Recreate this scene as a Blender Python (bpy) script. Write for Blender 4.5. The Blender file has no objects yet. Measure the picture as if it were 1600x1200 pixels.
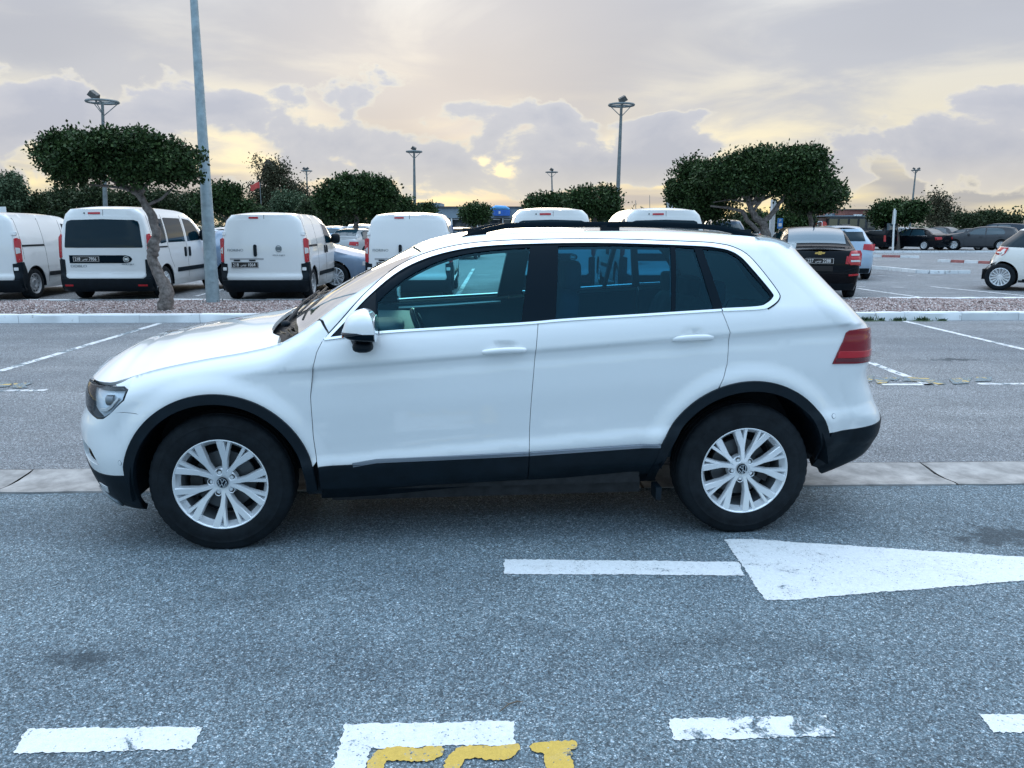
# Parking lot at dusk: a white sport utility vehicle parked side on, vans, trees and lamps behind it.
import bpy, bmesh, math, random
import numpy as np
from mathutils import Vector, Matrix, geometry
random.seed(7); rng = np.random.default_rng(7)
SC = bpy.context.scene
COL = SC.collection
R = math.radians

# ---------------------------------------------------------------- camera
F_PX, PITCH, ROLL, CAMZ = 1230.343, .199457, .00036, 1.61209
cp, sp, cr_, sr_ = math.cos(PITCH), math.sin(PITCH), math.cos(ROLL), math.sin(ROLL)
cf_ = Vector((0, cp, -sp)); cu0 = Vector((0, sp, cp)); cx0 = Vector((1, 0, 0))
cR = cx0*cr_ + cu0*sr_; cU = cu0*cr_ - cx0*sr_
cam = bpy.data.cameras.new('camera'); cam.sensor_width = 36; cam.lens = F_PX/1600*36; cam.clip_end = 5000; cam.clip_start = .05
cam_o = bpy.data.objects.new('camera', cam); COL.objects.link(cam_o)
m3 = Matrix((cR, cU, -cf_)).transposed()
cam_o.matrix_world = Matrix.Translation((0, 0, CAMZ)) @ m3.to_4x4()
SC.camera = cam_o

def ray(px, py):
    return cf_ + cR*((px - 800)/F_PX) - cU*((py - 600)/F_PX)
def G(px, py, z=0.0):                      # point of the photograph on the level z
    d = ray(px, py); t = (z - CAMZ)/d.z
    return Vector((d.x*t, d.y*t, z))
def AT(px, py, Y):                         # point of the photograph at depth Y
    d = ray(px, py); t = Y/d.y
    return Vector((d.x*t, Y, CAMZ + d.z*t))

# ---------------------------------------------------------------- sky, sun, exposure
SUN_AZ, SUN_EL = R(-5), R(9)                # azimuth from +Y towards +X, behind thin cloud ahead of the camera
sun_dir = Vector((math.sin(SUN_AZ)*math.cos(SUN_EL), math.cos(SUN_AZ)*math.cos(SUN_EL), math.sin(SUN_EL)))
CLX = 1.35
W = bpy.data.worlds.new('World'); SC.world = W; W.use_nodes = True
nt = W.node_tree; nt.nodes.clear()
def N(tree, kind, **kw):
    n = tree.nodes.new(kind)
    for k, v in kw.items():
        if k.startswith('i_'):
            key = k[2:]; key = int(key) if key.isdigit() else key.replace('_', ' ')
            n.inputs[key].default_value = v
        else: setattr(n, k, v)
    return n
def lk(tree, a, b): tree.links.new(a, b)
def math_(tree, op, a, b=None, c=None, clamp=False):
    n = tree.nodes.new('ShaderNodeMath'); n.operation = op; n.use_clamp = clamp
    for i, v in enumerate((a, b, c)):
        if v is None: continue
        if isinstance(v, (int, float)): n.inputs[i].default_value = v
        else: tree.links.new(v, n.inputs[i])
    return n.outputs[0]
def ramp(tree, fac, stops, interp='LINEAR'):
    n = tree.nodes.new('ShaderNodeValToRGB'); cr = n.color_ramp; cr.interpolation = interp
    while len(cr.elements) < len(stops): cr.elements.new(.5)
    for e, (p, c) in zip(cr.elements, stops):
        e.position = p; e.color = (*c, 1) if len(c) == 3 else c
    tree.links.new(fac, n.inputs[0]); return n.outputs[0]
def mixc(tree, fac, a, b, mode='MIX'):
    n = tree.nodes.new('ShaderNodeMix'); n.data_type = 'RGBA'; n.blend_type = mode
    for s, v in ((n.inputs[0], fac), (n.inputs[6], a), (n.inputs[7], b)):
        if isinstance(v, (int, float)): s.default_value = v
        elif isinstance(v, tuple): s.default_value = (*v, 1) if len(v) == 3 else v
        else: tree.links.new(v, s)
    return n.outputs[2]
def noise(tree, vec, scale, detail=4, rough=.5, dist=0, lac=2.0):
    n = tree.nodes.new('ShaderNodeTexNoise'); n.inputs['Scale'].default_value = scale
    n.inputs['Detail'].default_value = detail; n.inputs['Roughness'].default_value = rough
    n.inputs['Distortion'].default_value = dist; n.inputs['Lacunarity'].default_value = lac
    if vec is not None: tree.links.new(vec, n.inputs['Vector'])
    return n.outputs[0]

tc = N(nt, 'ShaderNodeTexCoord').outputs['Generated']
sep = N(nt, 'ShaderNodeSeparateXYZ'); lk(nt, tc, sep.inputs[0])
dx, dy, dz = sep.outputs
el = math_(nt, 'MAXIMUM', dz, 0.0)
# heaped clouds: noise on the sphere, flattened so that banks lie level
cmb = N(nt, 'ShaderNodeCombineXYZ'); lk(nt, dx, cmb.inputs[0]); lk(nt, dy, cmb.inputs[1])
lk(nt, math_(nt, 'MULTIPLY', dz, 1.7), cmb.inputs[2])
mp = N(nt, 'ShaderNodeMapping'); mp.inputs['Location'].default_value = (CLX, 2.2, .31); lk(nt, cmb.outputs[0], mp.inputs[0])
n1 = noise(nt, mp.outputs[0], 8.0, 11, .50, .25)
n1b = noise(nt, mp.outputs[0], 3.3, 2, .5)
n1c = noise(nt, mp.outputs[0], 26.0, 6, .6, .3)
inv = math_(nt, 'DIVIDE', 1.0, math_(nt, 'ADD', el, .13))
cm2 = N(nt, 'ShaderNodeCombineXYZ'); lk(nt, math_(nt, 'MULTIPLY', dx, inv), cm2.inputs[0]); lk(nt, math_(nt, 'MULTIPLY', dy, inv), cm2.inputs[1])
n2 = noise(nt, cm2.outputs[0], 1.15, 8, .56, .6)
n3 = noise(nt, cm2.outputs[0], .45, 3, .5, .3)
dot = N(nt, 'ShaderNodeVectorMath', operation='DOT_PRODUCT'); lk(nt, tc, dot.inputs[0]); dot.inputs[1].default_value = (sun_dir.x, sun_dir.y, sun_dir.z)
sd = math_(nt, 'MAXIMUM', dot.outputs['Value'], 0.0)
glow = math_(nt, 'POWER', sd, 30.0)
# what shows between the banks: warm at the horizon, pale higher up
gap_c = ramp(nt, el, [(0, (.98, .78, .36)), (.04, (.98, .82, .43)), (.08, (.82, .73, .50)), (.13, (.60, .57, .49)), (.25, (.50, .51, .52)), (.7, (.80, .83, .90)), (1, (.84, .88, .96))])
sheet_c = ramp(nt, el, [(0, (.82, .70, .44)), (.045, (.68, .62, .48)), (.085, (.50, .50, .50)), (.15, (.40, .415, .455)), (.25, (.33, .35, .40)), (.5, (.58, .61, .67)), (1, (.78, .83, .92))])
n23 = math_(nt, 'ADD', math_(nt, 'MULTIPLY', n2, .6), math_(nt, 'MULTIPLY', n3, .4))
high = mixc(nt, ramp(nt, n23, [(.38, (1, 1, 1)), (.56, (0, 0, 0))], 'EASE'), sheet_c, gap_c)
high = mixc(nt, ramp(nt, n3, [(.46, (0, 0, 0)), (.58, (.8, .8, .8))]), high, (.32, .335, .38))
nish = N(nt, 'ShaderNodeTexSky', sky_type='NISHITA', sun_disc=False, sun_elevation=SUN_EL, sun_rotation=SUN_AZ, air_density=1.0, dust_density=2.0)
high = mixc(nt, .04, high, mixc(nt, 1.0, nish.outputs[0], (.07, .07, .07), 'MULTIPLY'))
# banks of cumulus low in the sky
nb = math_(nt, 'ADD', math_(nt, 'ADD', math_(nt, 'MULTIPLY', n1, .72), math_(nt, 'MULTIPLY', n1b, .34)), math_(nt, 'MULTIPLY', n1c, .10))
lim = ramp(nt, el, [(0, (.16, .16, .16)), (.028, (.33, .33, .33)), (.055, (.45, .45, .45)), (.09, (.475, .475, .475)), (.13, (.43, .43, .43)), (.16, (.33, .33, .33)), (.19, (.22, .22, .22)), (1, (.20, .20, .20))])
k = math_(nt, 'SUBTRACT', math_(nt, 'ADD', nb, lim), 1.0)
mask = ramp(nt, math_(nt, 'ADD', math_(nt, 'MULTIPLY', k, 6.0), .40), [(.34, (0, 0, 0)), (.52, (1, 1, 1))], 'EASE')
body = ramp(nt, math_(nt, 'ADD', math_(nt, 'MULTIPLY', k, 5.0), .40), [(.42, (.60, .58, .52)), (.56, (.43, .445, .50)), (1, (.36, .385, .46))])
bank = mixc(nt, ramp(nt, el, [(0, (.8, .8, .8)), (.03, (.55, .55, .55)), (.075, (.12, .12, .12)), (.2, (0, 0, 0))]), body, (.74, .66, .50))
sky = mixc(nt, mask, high, bank)
sky = mixc(nt, math_(nt, 'MULTIPLY', glow, .03), sky, (1.5, 1.30, .85))
# an overcast dome is brighter towards the zenith
up = math_(nt, 'ADD', 1.0, math_(nt, 'MULTIPLY', math_(nt, 'POWER', el, 1.3), 2.15))
sky = mixc(nt, 1.0, sky, up, 'MULTIPLY')
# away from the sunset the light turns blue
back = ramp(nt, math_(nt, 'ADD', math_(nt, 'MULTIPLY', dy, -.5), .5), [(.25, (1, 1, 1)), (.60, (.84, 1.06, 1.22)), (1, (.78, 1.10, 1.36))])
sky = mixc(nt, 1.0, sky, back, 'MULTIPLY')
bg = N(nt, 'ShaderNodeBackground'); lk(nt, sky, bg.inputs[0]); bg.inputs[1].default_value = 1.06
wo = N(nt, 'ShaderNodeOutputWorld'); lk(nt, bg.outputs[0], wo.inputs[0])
sl = bpy.data.lights.new('sun', 'SUN'); sl.energy = .5; sl.angle = R(20); sl.color = (1, .86, .64)
so = bpy.data.objects.new('sun', sl); COL.objects.link(so); so.rotation_euler = (-sun_dir).to_track_quat('-Z', 'Y').to_euler(); so.location = (0, 60, 40)
SC.view_settings.view_transform = 'Standard'; SC.view_settings.look = 'None'; SC.view_settings.gamma = 1
SC.view_settings.use_curve_mapping = False; SC.view_settings.exposure = 0.16
# ---------------------------------------------------------------- curves and body shells
def pchip(xs, ys):
    xs = np.asarray(xs, float); ys = np.asarray(ys, float)
    h = np.diff(xs); d = np.diff(ys) / h
    m = np.zeros_like(xs)
    for i in range(1, len(xs) - 1):
        if d[i-1] * d[i] > 0:
            w1 = 2*h[i] + h[i-1]; w2 = h[i] + 2*h[i-1]
            m[i] = (w1 + w2) / (w1/d[i-1] + w2/d[i])
    m[0] = d[0]; m[-1] = d[-1]
    def f(x):
        x = np.asarray(x, float)
        i = np.clip(np.searchsorted(xs, x) - 1, 0, len(xs) - 2)
        t = (x - xs[i]) / h[i]
        tc = np.clip(t, 0, 1)
        t2 = tc*tc; t3 = t2*tc
        r = (2*t3-3*t2+1)*ys[i] + (t3-2*t2+tc)*h[i]*m[i] + (-2*t3+3*t2)*ys[i+1] + (t3-t2)*h[i]*m[i+1]
        r = r + np.where(t > 1, (t-1)*h[i]*m[i+1], 0) + np.where(t < 0, t*h[i]*m[i], 0)
        return r
    return f

def smooth(a, b, x):
    t = np.clip((np.asarray(x, float) - a) / (b - a), 0, 1)
    return t*t*(3-2*t)

class Shell:
    """A car body: half width over (x, z), plan corners front and rear, an edge curve T(x) where side meets top."""
    def __init__(s, T, xf, xr, W, lf=.35, lr=.32, nf=2.5, nr=2.8, K=.95,
                 crown=((0, .05), (1, .05)), bow=((0, 0), (1, 0)), pw=2.4, rnd=((0, .1, .06), (1, .1, .06))):
        s.T = pchip(*zip(*T)); s.xf = pchip(*zip(*xf)); s.xr = pchip(*zip(*xr)); s.W = W
        s.lf, s.lr, s.nf, s.nr, s.K = lf, lr, nf, nr, K
        s.crown = pchip(*zip(*crown)); s.bow = pchip(*zip(*bow)); s.pw = pw
        s.rr = pchip([q[0] for q in rnd], [q[1] for q in rnd]); s.ra = pchip([q[0] for q in rnd], [q[2] for q in rnd])
        tx = np.linspace(T[0][0], T[-1][0], 260); s.tp = np.stack([tx, s.T(tx)], 1)
        yy = s.half(tx, s.T(tx)); s.yE_ = (tx, yy)
    def half(s, x, z):
        x = np.asarray(x, float); z = np.asarray(z, float)
        x, z = np.broadcast_arrays(x, z)
        w = s.W(x, z)
        sh = x.shape; p = np.stack([x.ravel(), z.ravel()], 1)
        out = np.zeros(len(p))
        for k in range(0, len(p), 4000):
            q = p[k:k+4000]
            a = s.tp[:-1]; b = s.tp[1:]; ab = b - a
            t = ((q[:, None, :] - a[None]) * ab[None]).sum(2) / (ab*ab).sum(1)[None]
            t = np.clip(t, 0, 1)
            d = np.sqrt((((a[None] + ab[None]*t[..., None]) - q[:, None, :])**2).sum(2)).min(1)
            out[k:k+4000] = d
        d = out.reshape(sh)
        r = s.rr(x); return w - s.ra(x) * np.clip(1 - d/r, 0, 1)**2.2
    def P(s, u, z):
        u = np.asarray(u, float); z = np.asarray(z, float); u, z = np.broadcast_arrays(u, z)
        xf = s.xf(z); xr = s.xr(z); cf = xf + s.lf; cr = xr - s.lr
        tf = np.clip((cf - u)/s.K, 0, 1.0); tr = np.clip((u - cr)/s.K, 0, 1.0)
        x0 = np.clip(u, cf, cr)
        w = s.half(x0, z)
        def pol(t, n):
            a = t*np.pi/2; c, q = np.abs(np.cos(a)), np.abs(np.sin(a)); k = (c**n + q**n)**(-1/n)
            return c*k, q*k
        c1, s1 = pol(tf, s.nf); c2, s2 = pol(tr, s.nr)
        return np.stack([x0 - s.lf*s1 + s.lr*s2, w*c1*c2, z + 0*w], -1)
    def yE(s, x): return np.interp(x, *s.yE_)
    def top(s, x, y):
        x = np.asarray(x, float); y = np.asarray(y, float)
        # plan half width, including the plan corners of the loop
        ye = s.plan(x); e = np.clip(np.abs(y)/np.maximum(ye, 1e-4), 0, 1)
        return s.T(x + s.bow(x)*(1-e*e)) + np.maximum(s.crown(x), 0)*(1 - e**s.pw)
    def plan(s, x):
        x = np.asarray(x, float)
        y = s.yE(x)
        z0 = s.T(x); cf = s.xf(z0) + s.lf; cr = s.xr(z0) - s.lr
        e = np.clip((cf - x)/s.lf, 0, 1); y1 = s.yE(np.maximum(x, cf)) * (1 - e**s.nf)**(1/s.nf)
        e2 = np.clip((x - cr)/s.lr, 0, 1); y2 = (1 - e2**s.nr)**(1/s.nr)
        return y1*y2
_hb = pchip([-.70, -.64, -.56, -.505, -.44, -.35, -.2, -.10, -.048, -.028, -.014, 0, .03, .10, .135, .2, .3, .4, .5, .55, .68],
            [.80, .868, .897, .9105, .8975, .902, .911, .909, .9030, .9040, .9092, .9185, .9150, .896, .878, .846, .796, .735, .662, .618, .50])
_hs = pchip([-.70, -.64, -.52, -.35, -.2, -.10, 0, .10, .135, .2, .3, .4, .5, .55, .68],
            [.80, .868, .888, .903, .911, .912, .908, .892, .878, .846, .796, .735, .662, .618, .50])
_hf = pchip([-.9, -.6, -.3, 0, .5, 2.5, 2.9, 3.2, 3.5], [-.085, -.05, -.022, -.005, 0, 0, -.014, -.045, -.09])
_hg = pchip([.0, .5, 1.0, 2.4, 2.8, 3.2], [0, 0, 0, -.004, -.02, -.05])
def hero_W(x, z):
    ridge = .90 + .069*np.clip(x, -.6, 3.6)
    k_ = smooth(.05, .55, x)
    w = _hb(z - ridge)*k_ + _hs(z - ridge)*(1-k_) + _hf(x) + _hg(x)*smooth(.05, .4, z - ridge)
    for cx, rr in ((0, .47), (2.68, .50)):
        r = np.hypot(x - cx, z - .345)
        w = w + .02*(1 - smooth(rr, rr+.09, r))*smooth(.2, .5, z)
    w = w + .05*smooth(.5, .3, z)*smooth(2.9, 3.15, x) - .0*x
    for hx, hz in ((1.42, 1.012), (2.365, 1.064)):          # finger dimples behind the door handles
        w = w - .014*np.exp(-((x - hx)/.05)**4 - ((z - hz - .006)/.026)**4)
    return w
HERO = Shell(
    T=[(-.84, .84), (-.52, .850), (-.439, .872), (-.297, .915), (-.055, .966), (.164, 1.003), (.30, 1.035), (.40, 1.085), (.62, 1.237),
       (.82, 1.36), (1.007, 1.478), (1.09, 1.518), (1.277, 1.556), (1.64, 1.578), (2.15, 1.58), (2.67, 1.558), (2.85, 1.54), (3.02, 1.515)],
    xf=[(.15, -.62), (.22, -.72), (.33, -.785), (.5, -.825), (.62, -.835), (.66, -.82), (.70, -.80), (.81, -.785), (.86, -.76), (1.0, -.70)],
    xr=[(.18, 3.40), (.25, 3.50), (.35, 3.60), (.41, 3.61), (.57, 3.60), (.63, 3.57), (.70, 3.54), (.84, 3.485), (.9, 3.49), (1.07, 3.48),
        (1.12, 3.425), (1.34, 3.215), (1.5, 3.08), (1.6, 3.02)],
    W=hero_W, lf=.36, lr=.32, nf=2.4, nr=2.8,
    crown=[(-.84, 0), (-.7, .075), (-.52, .14), (-.34, .125), (-.17, .111), (.03, .106), (.21, .10), (.3, .07), (.42, .03), (1.0, .01), (1.3, .02), (3.0, .02)],
    bow=[(-.9, 0), (.1, 0), (.2, .02), (.35, .12), (.5, .12), (1.0, .06), (1.3, 0), (3.1, 0)],
    rnd=[(-.9, .12, .07), (.2, .12, .07), (.5, .06, .035), (3.1, .06, .035)])
# ---------------------------------------------------------------- materials
MATS = {}
def new_mat(name):
    m = bpy.data.materials.new(name); m.use_nodes = True
    b = m.node_tree.nodes['Principled BSDF']; MATS[name] = m
    return m, m.node_tree, b
def simple(name, col, rough=.5, metal=0, coat=0, spec=.5, bump=0, bscale=200, vary=0, vscale=6, emit=None):
    m, t, b = new_mat(name)
    b.inputs['Base Color'].default_value = (*col, 1); b.inputs['Roughness'].default_value = rough
    b.inputs['Metallic'].default_value = metal; b.inputs['Coat Weight'].default_value = coat
    b.inputs['Coat Roughness'].default_value = .03; b.inputs['Specular IOR Level'].default_value = spec
    tcn = None
    if vary or bump: tcn = N(t, 'ShaderNodeTexCoord').outputs['Object']
    if vary:
        n = noise(t, tcn, vscale, 6, .6)
        lo = tuple(c*(1-vary) for c in col); hi = tuple(min(1, c*(1+vary)) for c in col)
        lk(t, ramp(t, n, [(.3, lo), (.7, hi)]), b.inputs['Base Color'])
        lk(t, ramp(t, n, [(.3, (rough*1.2,)*3), (.7, (rough*.85,)*3)]), b.inputs['Roughness'])
    if bump:
        bn = N(t, 'ShaderNodeBump'); bn.inputs['Strength'].default_value = bump; bn.inputs['Distance'].default_value = .004
        lk(t, noise(t, tcn, bscale, 3, .6), bn.inputs['Height']); lk(t, bn.outputs[0], b.inputs['Normal'])
    if emit: b.inputs['Emission Color'].default_value = (*emit, 1); b.inputs['Emission Strength'].default_value = 1
    return m
def car_paint(name, col, dirt=.5, rough=.28):
    m, t, b = new_mat(name)
    tc_ = N(t, 'ShaderNodeTexCoord').outputs['Object']
    s_ = N(t, 'ShaderNodeSeparateXYZ'); lk(t, tc_, s_.inputs[0])
    n = noise(t, tc_, 2.2, 6, .62); n3 = noise(t, tc_, 60, 3, .6)
    low = math_(t, 'SUBTRACT', 1.0, math_(t, 'MULTIPLY', s_.outputs[2], 1.25), clamp=True)
    dirt = dirt*.25 if max(col) < .02 else dirt
    d = math_(t, 'MULTIPLY', math_(t, 'MULTIPLY', math_(t, 'ADD', n, math_(t, 'MULTIPLY', n3, .25)), math_(t, 'ADD', math_(t, 'MULTIPLY', low, low), .10)), dirt, clamp=True)
    dk = max(col) < .1
    lk(t, mixc(t, d, tuple(col), (.30, .28, .25) if not dk else (.022, .022, .022)), b.inputs['Base Color'])
    lk(t, math_(t, 'ADD', rough, math_(t, 'MULTIPLY', d, .5)), b.inputs['Roughness'])
    b.inputs['Coat Weight'].default_value = .12 if dk else 1; b.inputs['Coat Roughness'].default_value = .03
    if dk: b.inputs['Specular IOR Level'].default_value = .12
    bn = N(t, 'ShaderNodeBump'); bn.inputs['Strength'].default_value = .04; bn.inputs['Distance'].default_value = .001
    lk(t, noise(t, tc_, 900, 2, .5), bn.inputs['Height']); lk(t, bn.outputs[0], b.inputs['Normal'])
    return m
def glass(name, tint, refl=1.0, rough=0.0, sky_veil=.0, rc=(1, 1, 1)):
    m = bpy.data.materials.new(name); m.use_nodes = True; t = m.node_tree; t.nodes.clear(); MATS[name] = m
    tr = N(t, 'ShaderNodeBsdfTransparent'); tr.inputs[0].default_value = (*tint, 1)
    gl_ = N(t, 'ShaderNodeBsdfGlossy'); gl_.inputs['Roughness'].default_value = rough; gl_.inputs[0].default_value = (*rc, 1)
    fr = N(t, 'ShaderNodeFresnel'); fr.inputs[0].default_value = 1.5
    g_ = N(t, 'ShaderNodeNewGeometry')
    # only the outer face mirrors; a ray leaving the car passes
    fac = math_(t, 'MULTIPLY', math_(t, 'MULTIPLY', fr.outputs[0], refl), math_(t, 'SUBTRACT', 1.0, g_.outputs['Backfacing']))
    mx = N(t, 'ShaderNodeMixShader'); lk(t, fac, mx.inputs[0]); lk(t, tr.outputs[0], mx.inputs[1]); lk(t, gl_.outputs[0], mx.inputs[2])
    out = mx.outputs[0]
    if sky_veil:
        df = N(t, 'ShaderNodeBsdfDiffuse'); df.inputs[0].default_value = (.35, .37, .38, 1)
        m2 = N(t, 'ShaderNodeMixShader'); m2.inputs[0].default_value = sky_veil; lk(t, out, m2.inputs[1]); lk(t, df.outputs[0], m2.inputs[2]); out = m2.outputs[0]
    o = N(t, 'ShaderNodeOutputMaterial'); lk(t, out, o.inputs[0])
    return m

WHITE = car_paint('white_paint', (.74, .77, .79), .45, .22)
VANWHITE = car_paint('van_white_paint', (.74, .76, .77), .8, .4)
VANWHITE2 = car_paint('older_van_white_paint', (.70, .72, .72), 1.1, .45)
BLACKP = car_paint('black_paint', (.004, .006, .009), .35, .12)
NAVYP = car_paint('dark_blue_paint', (.030, .045, .065), .35)
GREYP = car_paint('graphite_paint', (.06, .066, .075), .35)
BLUEP = car_paint('steel_blue_paint', (.17, .25, .36), .35)
SILVERP = car_paint('silver_paint', (.42, .44, .46), .5)
PALEBLUEP = car_paint('pale_blue_paint', (.35, .47, .60), .4)
CREAMP = car_paint('cream_white_paint', (.76, .76, .73), .3)
PLASTIC = simple('black_plastic', (.004, .0095, .015), .5, spec=.20, bump=.2, bscale=600, vary=.25, vscale=9)
GLOSSBLACK = simple('gloss_black_trim', (.002, .008, .014), .12, spec=.07)
RUBBER = simple('tyre_rubber', (.005, .0085, .012), .7, spec=.22, bump=.2, bscale=300, vary=.35, vscale=14)
ALLOY = simple('silver_alloy', (.74, .77, .80), .27, metal=.45)
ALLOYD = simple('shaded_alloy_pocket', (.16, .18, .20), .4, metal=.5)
STEELW = simple('painted_steel_wheel', (.34, .35, .36), .5, metal=.3, vary=.2, vscale=20)
CHROME = simple('satin_chrome', (.80, .82, .84), .16, metal=1)
DARKMET = simple('dark_metal', (.02, .022, .025), .5, metal=.5, vary=.4, vscale=18)
DISC = simple('brake_disc', (.10, .11, .12), .45, metal=.7)
GLASSF = glass('front_door_glass', (.50, .86, .90), .55, rc=(.35, .80, 1))
GLASSR = glass('tinted_rear_glass', (.14, .42, .55), .7, rc=(.30, .75, 1))
GLASSW = glass('windscreen_glass', (.45, .55, .52), 3.0, sky_veil=.05)  # pale diffuse veil mixed in, standing in for sky reflected on the screen
GLASSD = glass('privacy_glass', (.05, .10, .12))
GLASSC = glass('clear_lamp_glass', (.92, .95, .97))
GLASSG = simple('dark_car_glass', (.002, .016, .026), .03, spec=.30)
REDL = simple('red_lamp_lens', (.42, .008, .018), .12, coat=.5)
REDB = simple('bright_red_lamp_strip', (.62, .02, .03), .12, coat=1)
REDD = simple('dark_red_lamp_strip', (.10, .004, .01), .15, coat=1)
WLENS = simple('white_lamp_lens', (.55, .56, .57), .15, coat=1)
ORANGE = simple('amber_reflector', (.5, .12, .02), .2, coat=1)
INTER = simple('interior_dark_cloth', (.008, .030, .045), .8, bump=.1, bscale=300, vary=.2)
INTERM = simple('interior_grey_plastic', (.012, .050, .075), .5)
INTERL = simple('interior_pale_trim', (.30, .40, .42), .5)
HEADLN = simple('headliner', (.25, .27, .27), .9)
HLAMP = simple('deep_red_lamp_lens', (.20, .002, .010), .10, coat=.35)
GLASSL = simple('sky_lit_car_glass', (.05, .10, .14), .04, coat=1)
SATIN = simple('satin_silver_trim', (.20, .23, .27), .25, metal=.5)
PLATEB = simple('plate_black', (.010, .010, .012), .3)
PLATEW = simple('plate_white', (.80, .80, .80), .35)
GREYT = simple('badge_grey', (.18, .22, .25), .3, metal=.5)
GOLD = simple('gold_badge', (.72, .50, .16), .25, metal=.8)

# ---------------------------------------------------------------- objects and tags
def tag(o, label=None, cat=None, group=None, kind=None):
    if label: o['label'] = label
    if cat: o['category'] = cat
    if group: o['group'] = group
    if kind: o['kind'] = kind
    return o
def empty(name, label=None, cat=None, group=None, loc=(0, 0, 0), rz=0, parent=None):
    o = bpy.data.objects.new(name, None); COL.objects.link(o); o.empty_display_size = .2
    o.location = loc; o.rotation_euler = (0, 0, rz)
    if parent: o.parent = parent
    return tag(o, label, cat, group)
def link(name, me, mat=None, parent=None):
    o = bpy.data.objects.new(name, me); COL.objects.link(o)
    if mat is not None:
        for m in (mat if isinstance(mat, (list, tuple)) else [mat]): me.materials.append(m)
    if parent: o.parent = parent
    return o
def copy_tree(o, parent=None):
    c = o.copy(); COL.objects.link(c)
    if parent is not None: c.parent = parent
    for ch in list(o.children): copy_tree(ch, c)
    return c

class MB:
    """collects vertices and faces"""
    def __init__(s): s.v = []; s.f = []; s.mi = []; s.m = 0
    def add(s, vs, fs):
        b = len(s.v); s.v += [tuple(map(float, v)) for v in vs]
        s.f += [tuple(b + i for i in f) for f in fs]; s.mi += [s.m]*len(fs); return s
    def box(s, c, h, rot=None, taper=1.0):
        vs = []
        for sx in (-1, 1):
            for sy in (-1, 1):
                for sz in (-1, 1):
                    k = taper if sz > 0 else 1
                    p = Vector((sx*h[0]*k, sy*h[1]*k, sz*h[2]))
                    if rot is not None: p = rot @ p
                    vs.append(p + Vector(c))
        return s.add(vs, [(0, 1, 3, 2), (4, 6, 7, 5), (0, 4, 5, 1), (2, 3, 7, 6), (0, 2, 6, 4), (1, 5, 7, 3)])
    def tube(s, pts, rad, n=8, caps=True):
        pts = [Vector(p) for p in pts]
        if not isinstance(rad, (list, tuple)): rad = [rad]*len(pts)
        rings = []; pu = None
        for i, p in enumerate(pts):
            a = pts[max(0, i-1)]; b = pts[min(len(pts)-1, i+1)]; d = (b - a).normalized()
            if pu is None: pu = d.orthogonal().normalized()
            u = (pu - d*pu.dot(d)).normalized(); w = d.cross(u); pu = u
            rings.append([p + (u*math.cos(2*math.pi*k/n) + w*math.sin(2*math.pi*k/n))*rad[i] for k in range(n)])
        vs = [q for r_ in rings for q in r_]; fs = []
        for i in range(len(rings)-1):
            for k in range(n): fs.append((i*n+k, i*n+(k+1) % n, (i+1)*n+(k+1) % n, (i+1)*n+k))
        if caps: fs.append(tuple(range(n-1, -1, -1))); fs.append(tuple((len(rings)-1)*n + k for k in range(n)))
        return s.add(vs, fs)
    def lathe(s, prof, n=48, axis='y', c=(0, 0, 0), close=False, fn=None):
        """prof: list of (radius, along axis)"""
        vs = []; m = len(prof)
        for k in range(n):
            a = 2*math.pi*k/n
            for j, (r_, h) in enumerate(prof):
                if fn: r_, h = fn(k, j, r_, h)
                ca, sa = r_*math.cos(a), r_*math.sin(a)
                p = {'y': (ca, h, sa), 'z': (ca, sa, h), 'x': (h, ca, sa)}[axis]
                vs.append((p[0]+c[0], p[1]+c[1], p[2]+c[2]))
        fs = []
        for k in range(n):
            k2 = (k+1) % n
            for j in range(m-1 if not close else m):
                j2 = (j+1) % m
                q = (k*m+j, k*m+j2, k2*m+j2, k2*m+j)
                fs.append(q if axis != 'y' else q[::-1])
        return s.add(vs, fs)
    def sq(s, c, h, e=4, nu=20, nv=12, fn=None):
        """rounded block (superquadric)"""
        def sg(v, p): return math.copysign(abs(v)**p, v)
        vs = []; q = 2/e
        for j in range(nv+1):
            ph = -math.pi/2 + math.pi*j/nv
            for i in range(nu):
                th = 2*math.pi*i/nu
                p = Vector((sg(math.cos(ph), q)*sg(math.cos(th), q)*h[0], sg(math.cos(ph), q)*sg(math.sin(th), q)*h[1], sg(math.sin(ph), q)*h[2]))
                if fn: p = fn(p)
                vs.append(p + Vector(c))
        fs = [(j*nu+i, j*nu+(i+1) % nu, (j+1)*nu+(i+1) % nu, (j+1)*nu+i) for j in range(nv) for i in range(nu)]
        return s.add(vs, fs)
    def prism(s, poly, z0, z1, M=None):
        """polygon in xy between two heights"""
        n = len(poly); ar = sum(poly[i][0]*poly[(i+1) % n][1] - poly[(i+1) % n][0]*poly[i][1] for i in range(n))
        if ar < 0: poly = poly[::-1]
        vs = [Vector((p[0], p[1], z0)) for p in poly] + [Vector((p[0], p[1], z1)) for p in poly]
        if M is not None: vs = [M @ v for v in vs]
        fs = [tuple(range(n-1, -1, -1)), tuple(range(n, 2*n))] + [(i, (i+1) % n, n+(i+1) % n, n+i) for i in range(n)]
        return s.add(vs, fs)
    def mesh(s, name='mesh', smooth_=None):
        me = bpy.data.meshes.new(name); me.from_pydata(s.v, [], s.f); me.update()
        if any(s.mi): me.polygons.foreach_set('material_index', s.mi)
        if smooth_:
            me.polygons.foreach_set('use_smooth', [True]*len(me.polygons)); me.set_sharp_from_angle(angle=R(smooth_))
        return me
    def build(s, name, mat, parent=None, smooth_=None, loc=None):
        o = link(name, s.mesh(name, smooth_), mat, parent)
        if loc is not None: o.location = loc
        return o

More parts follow.
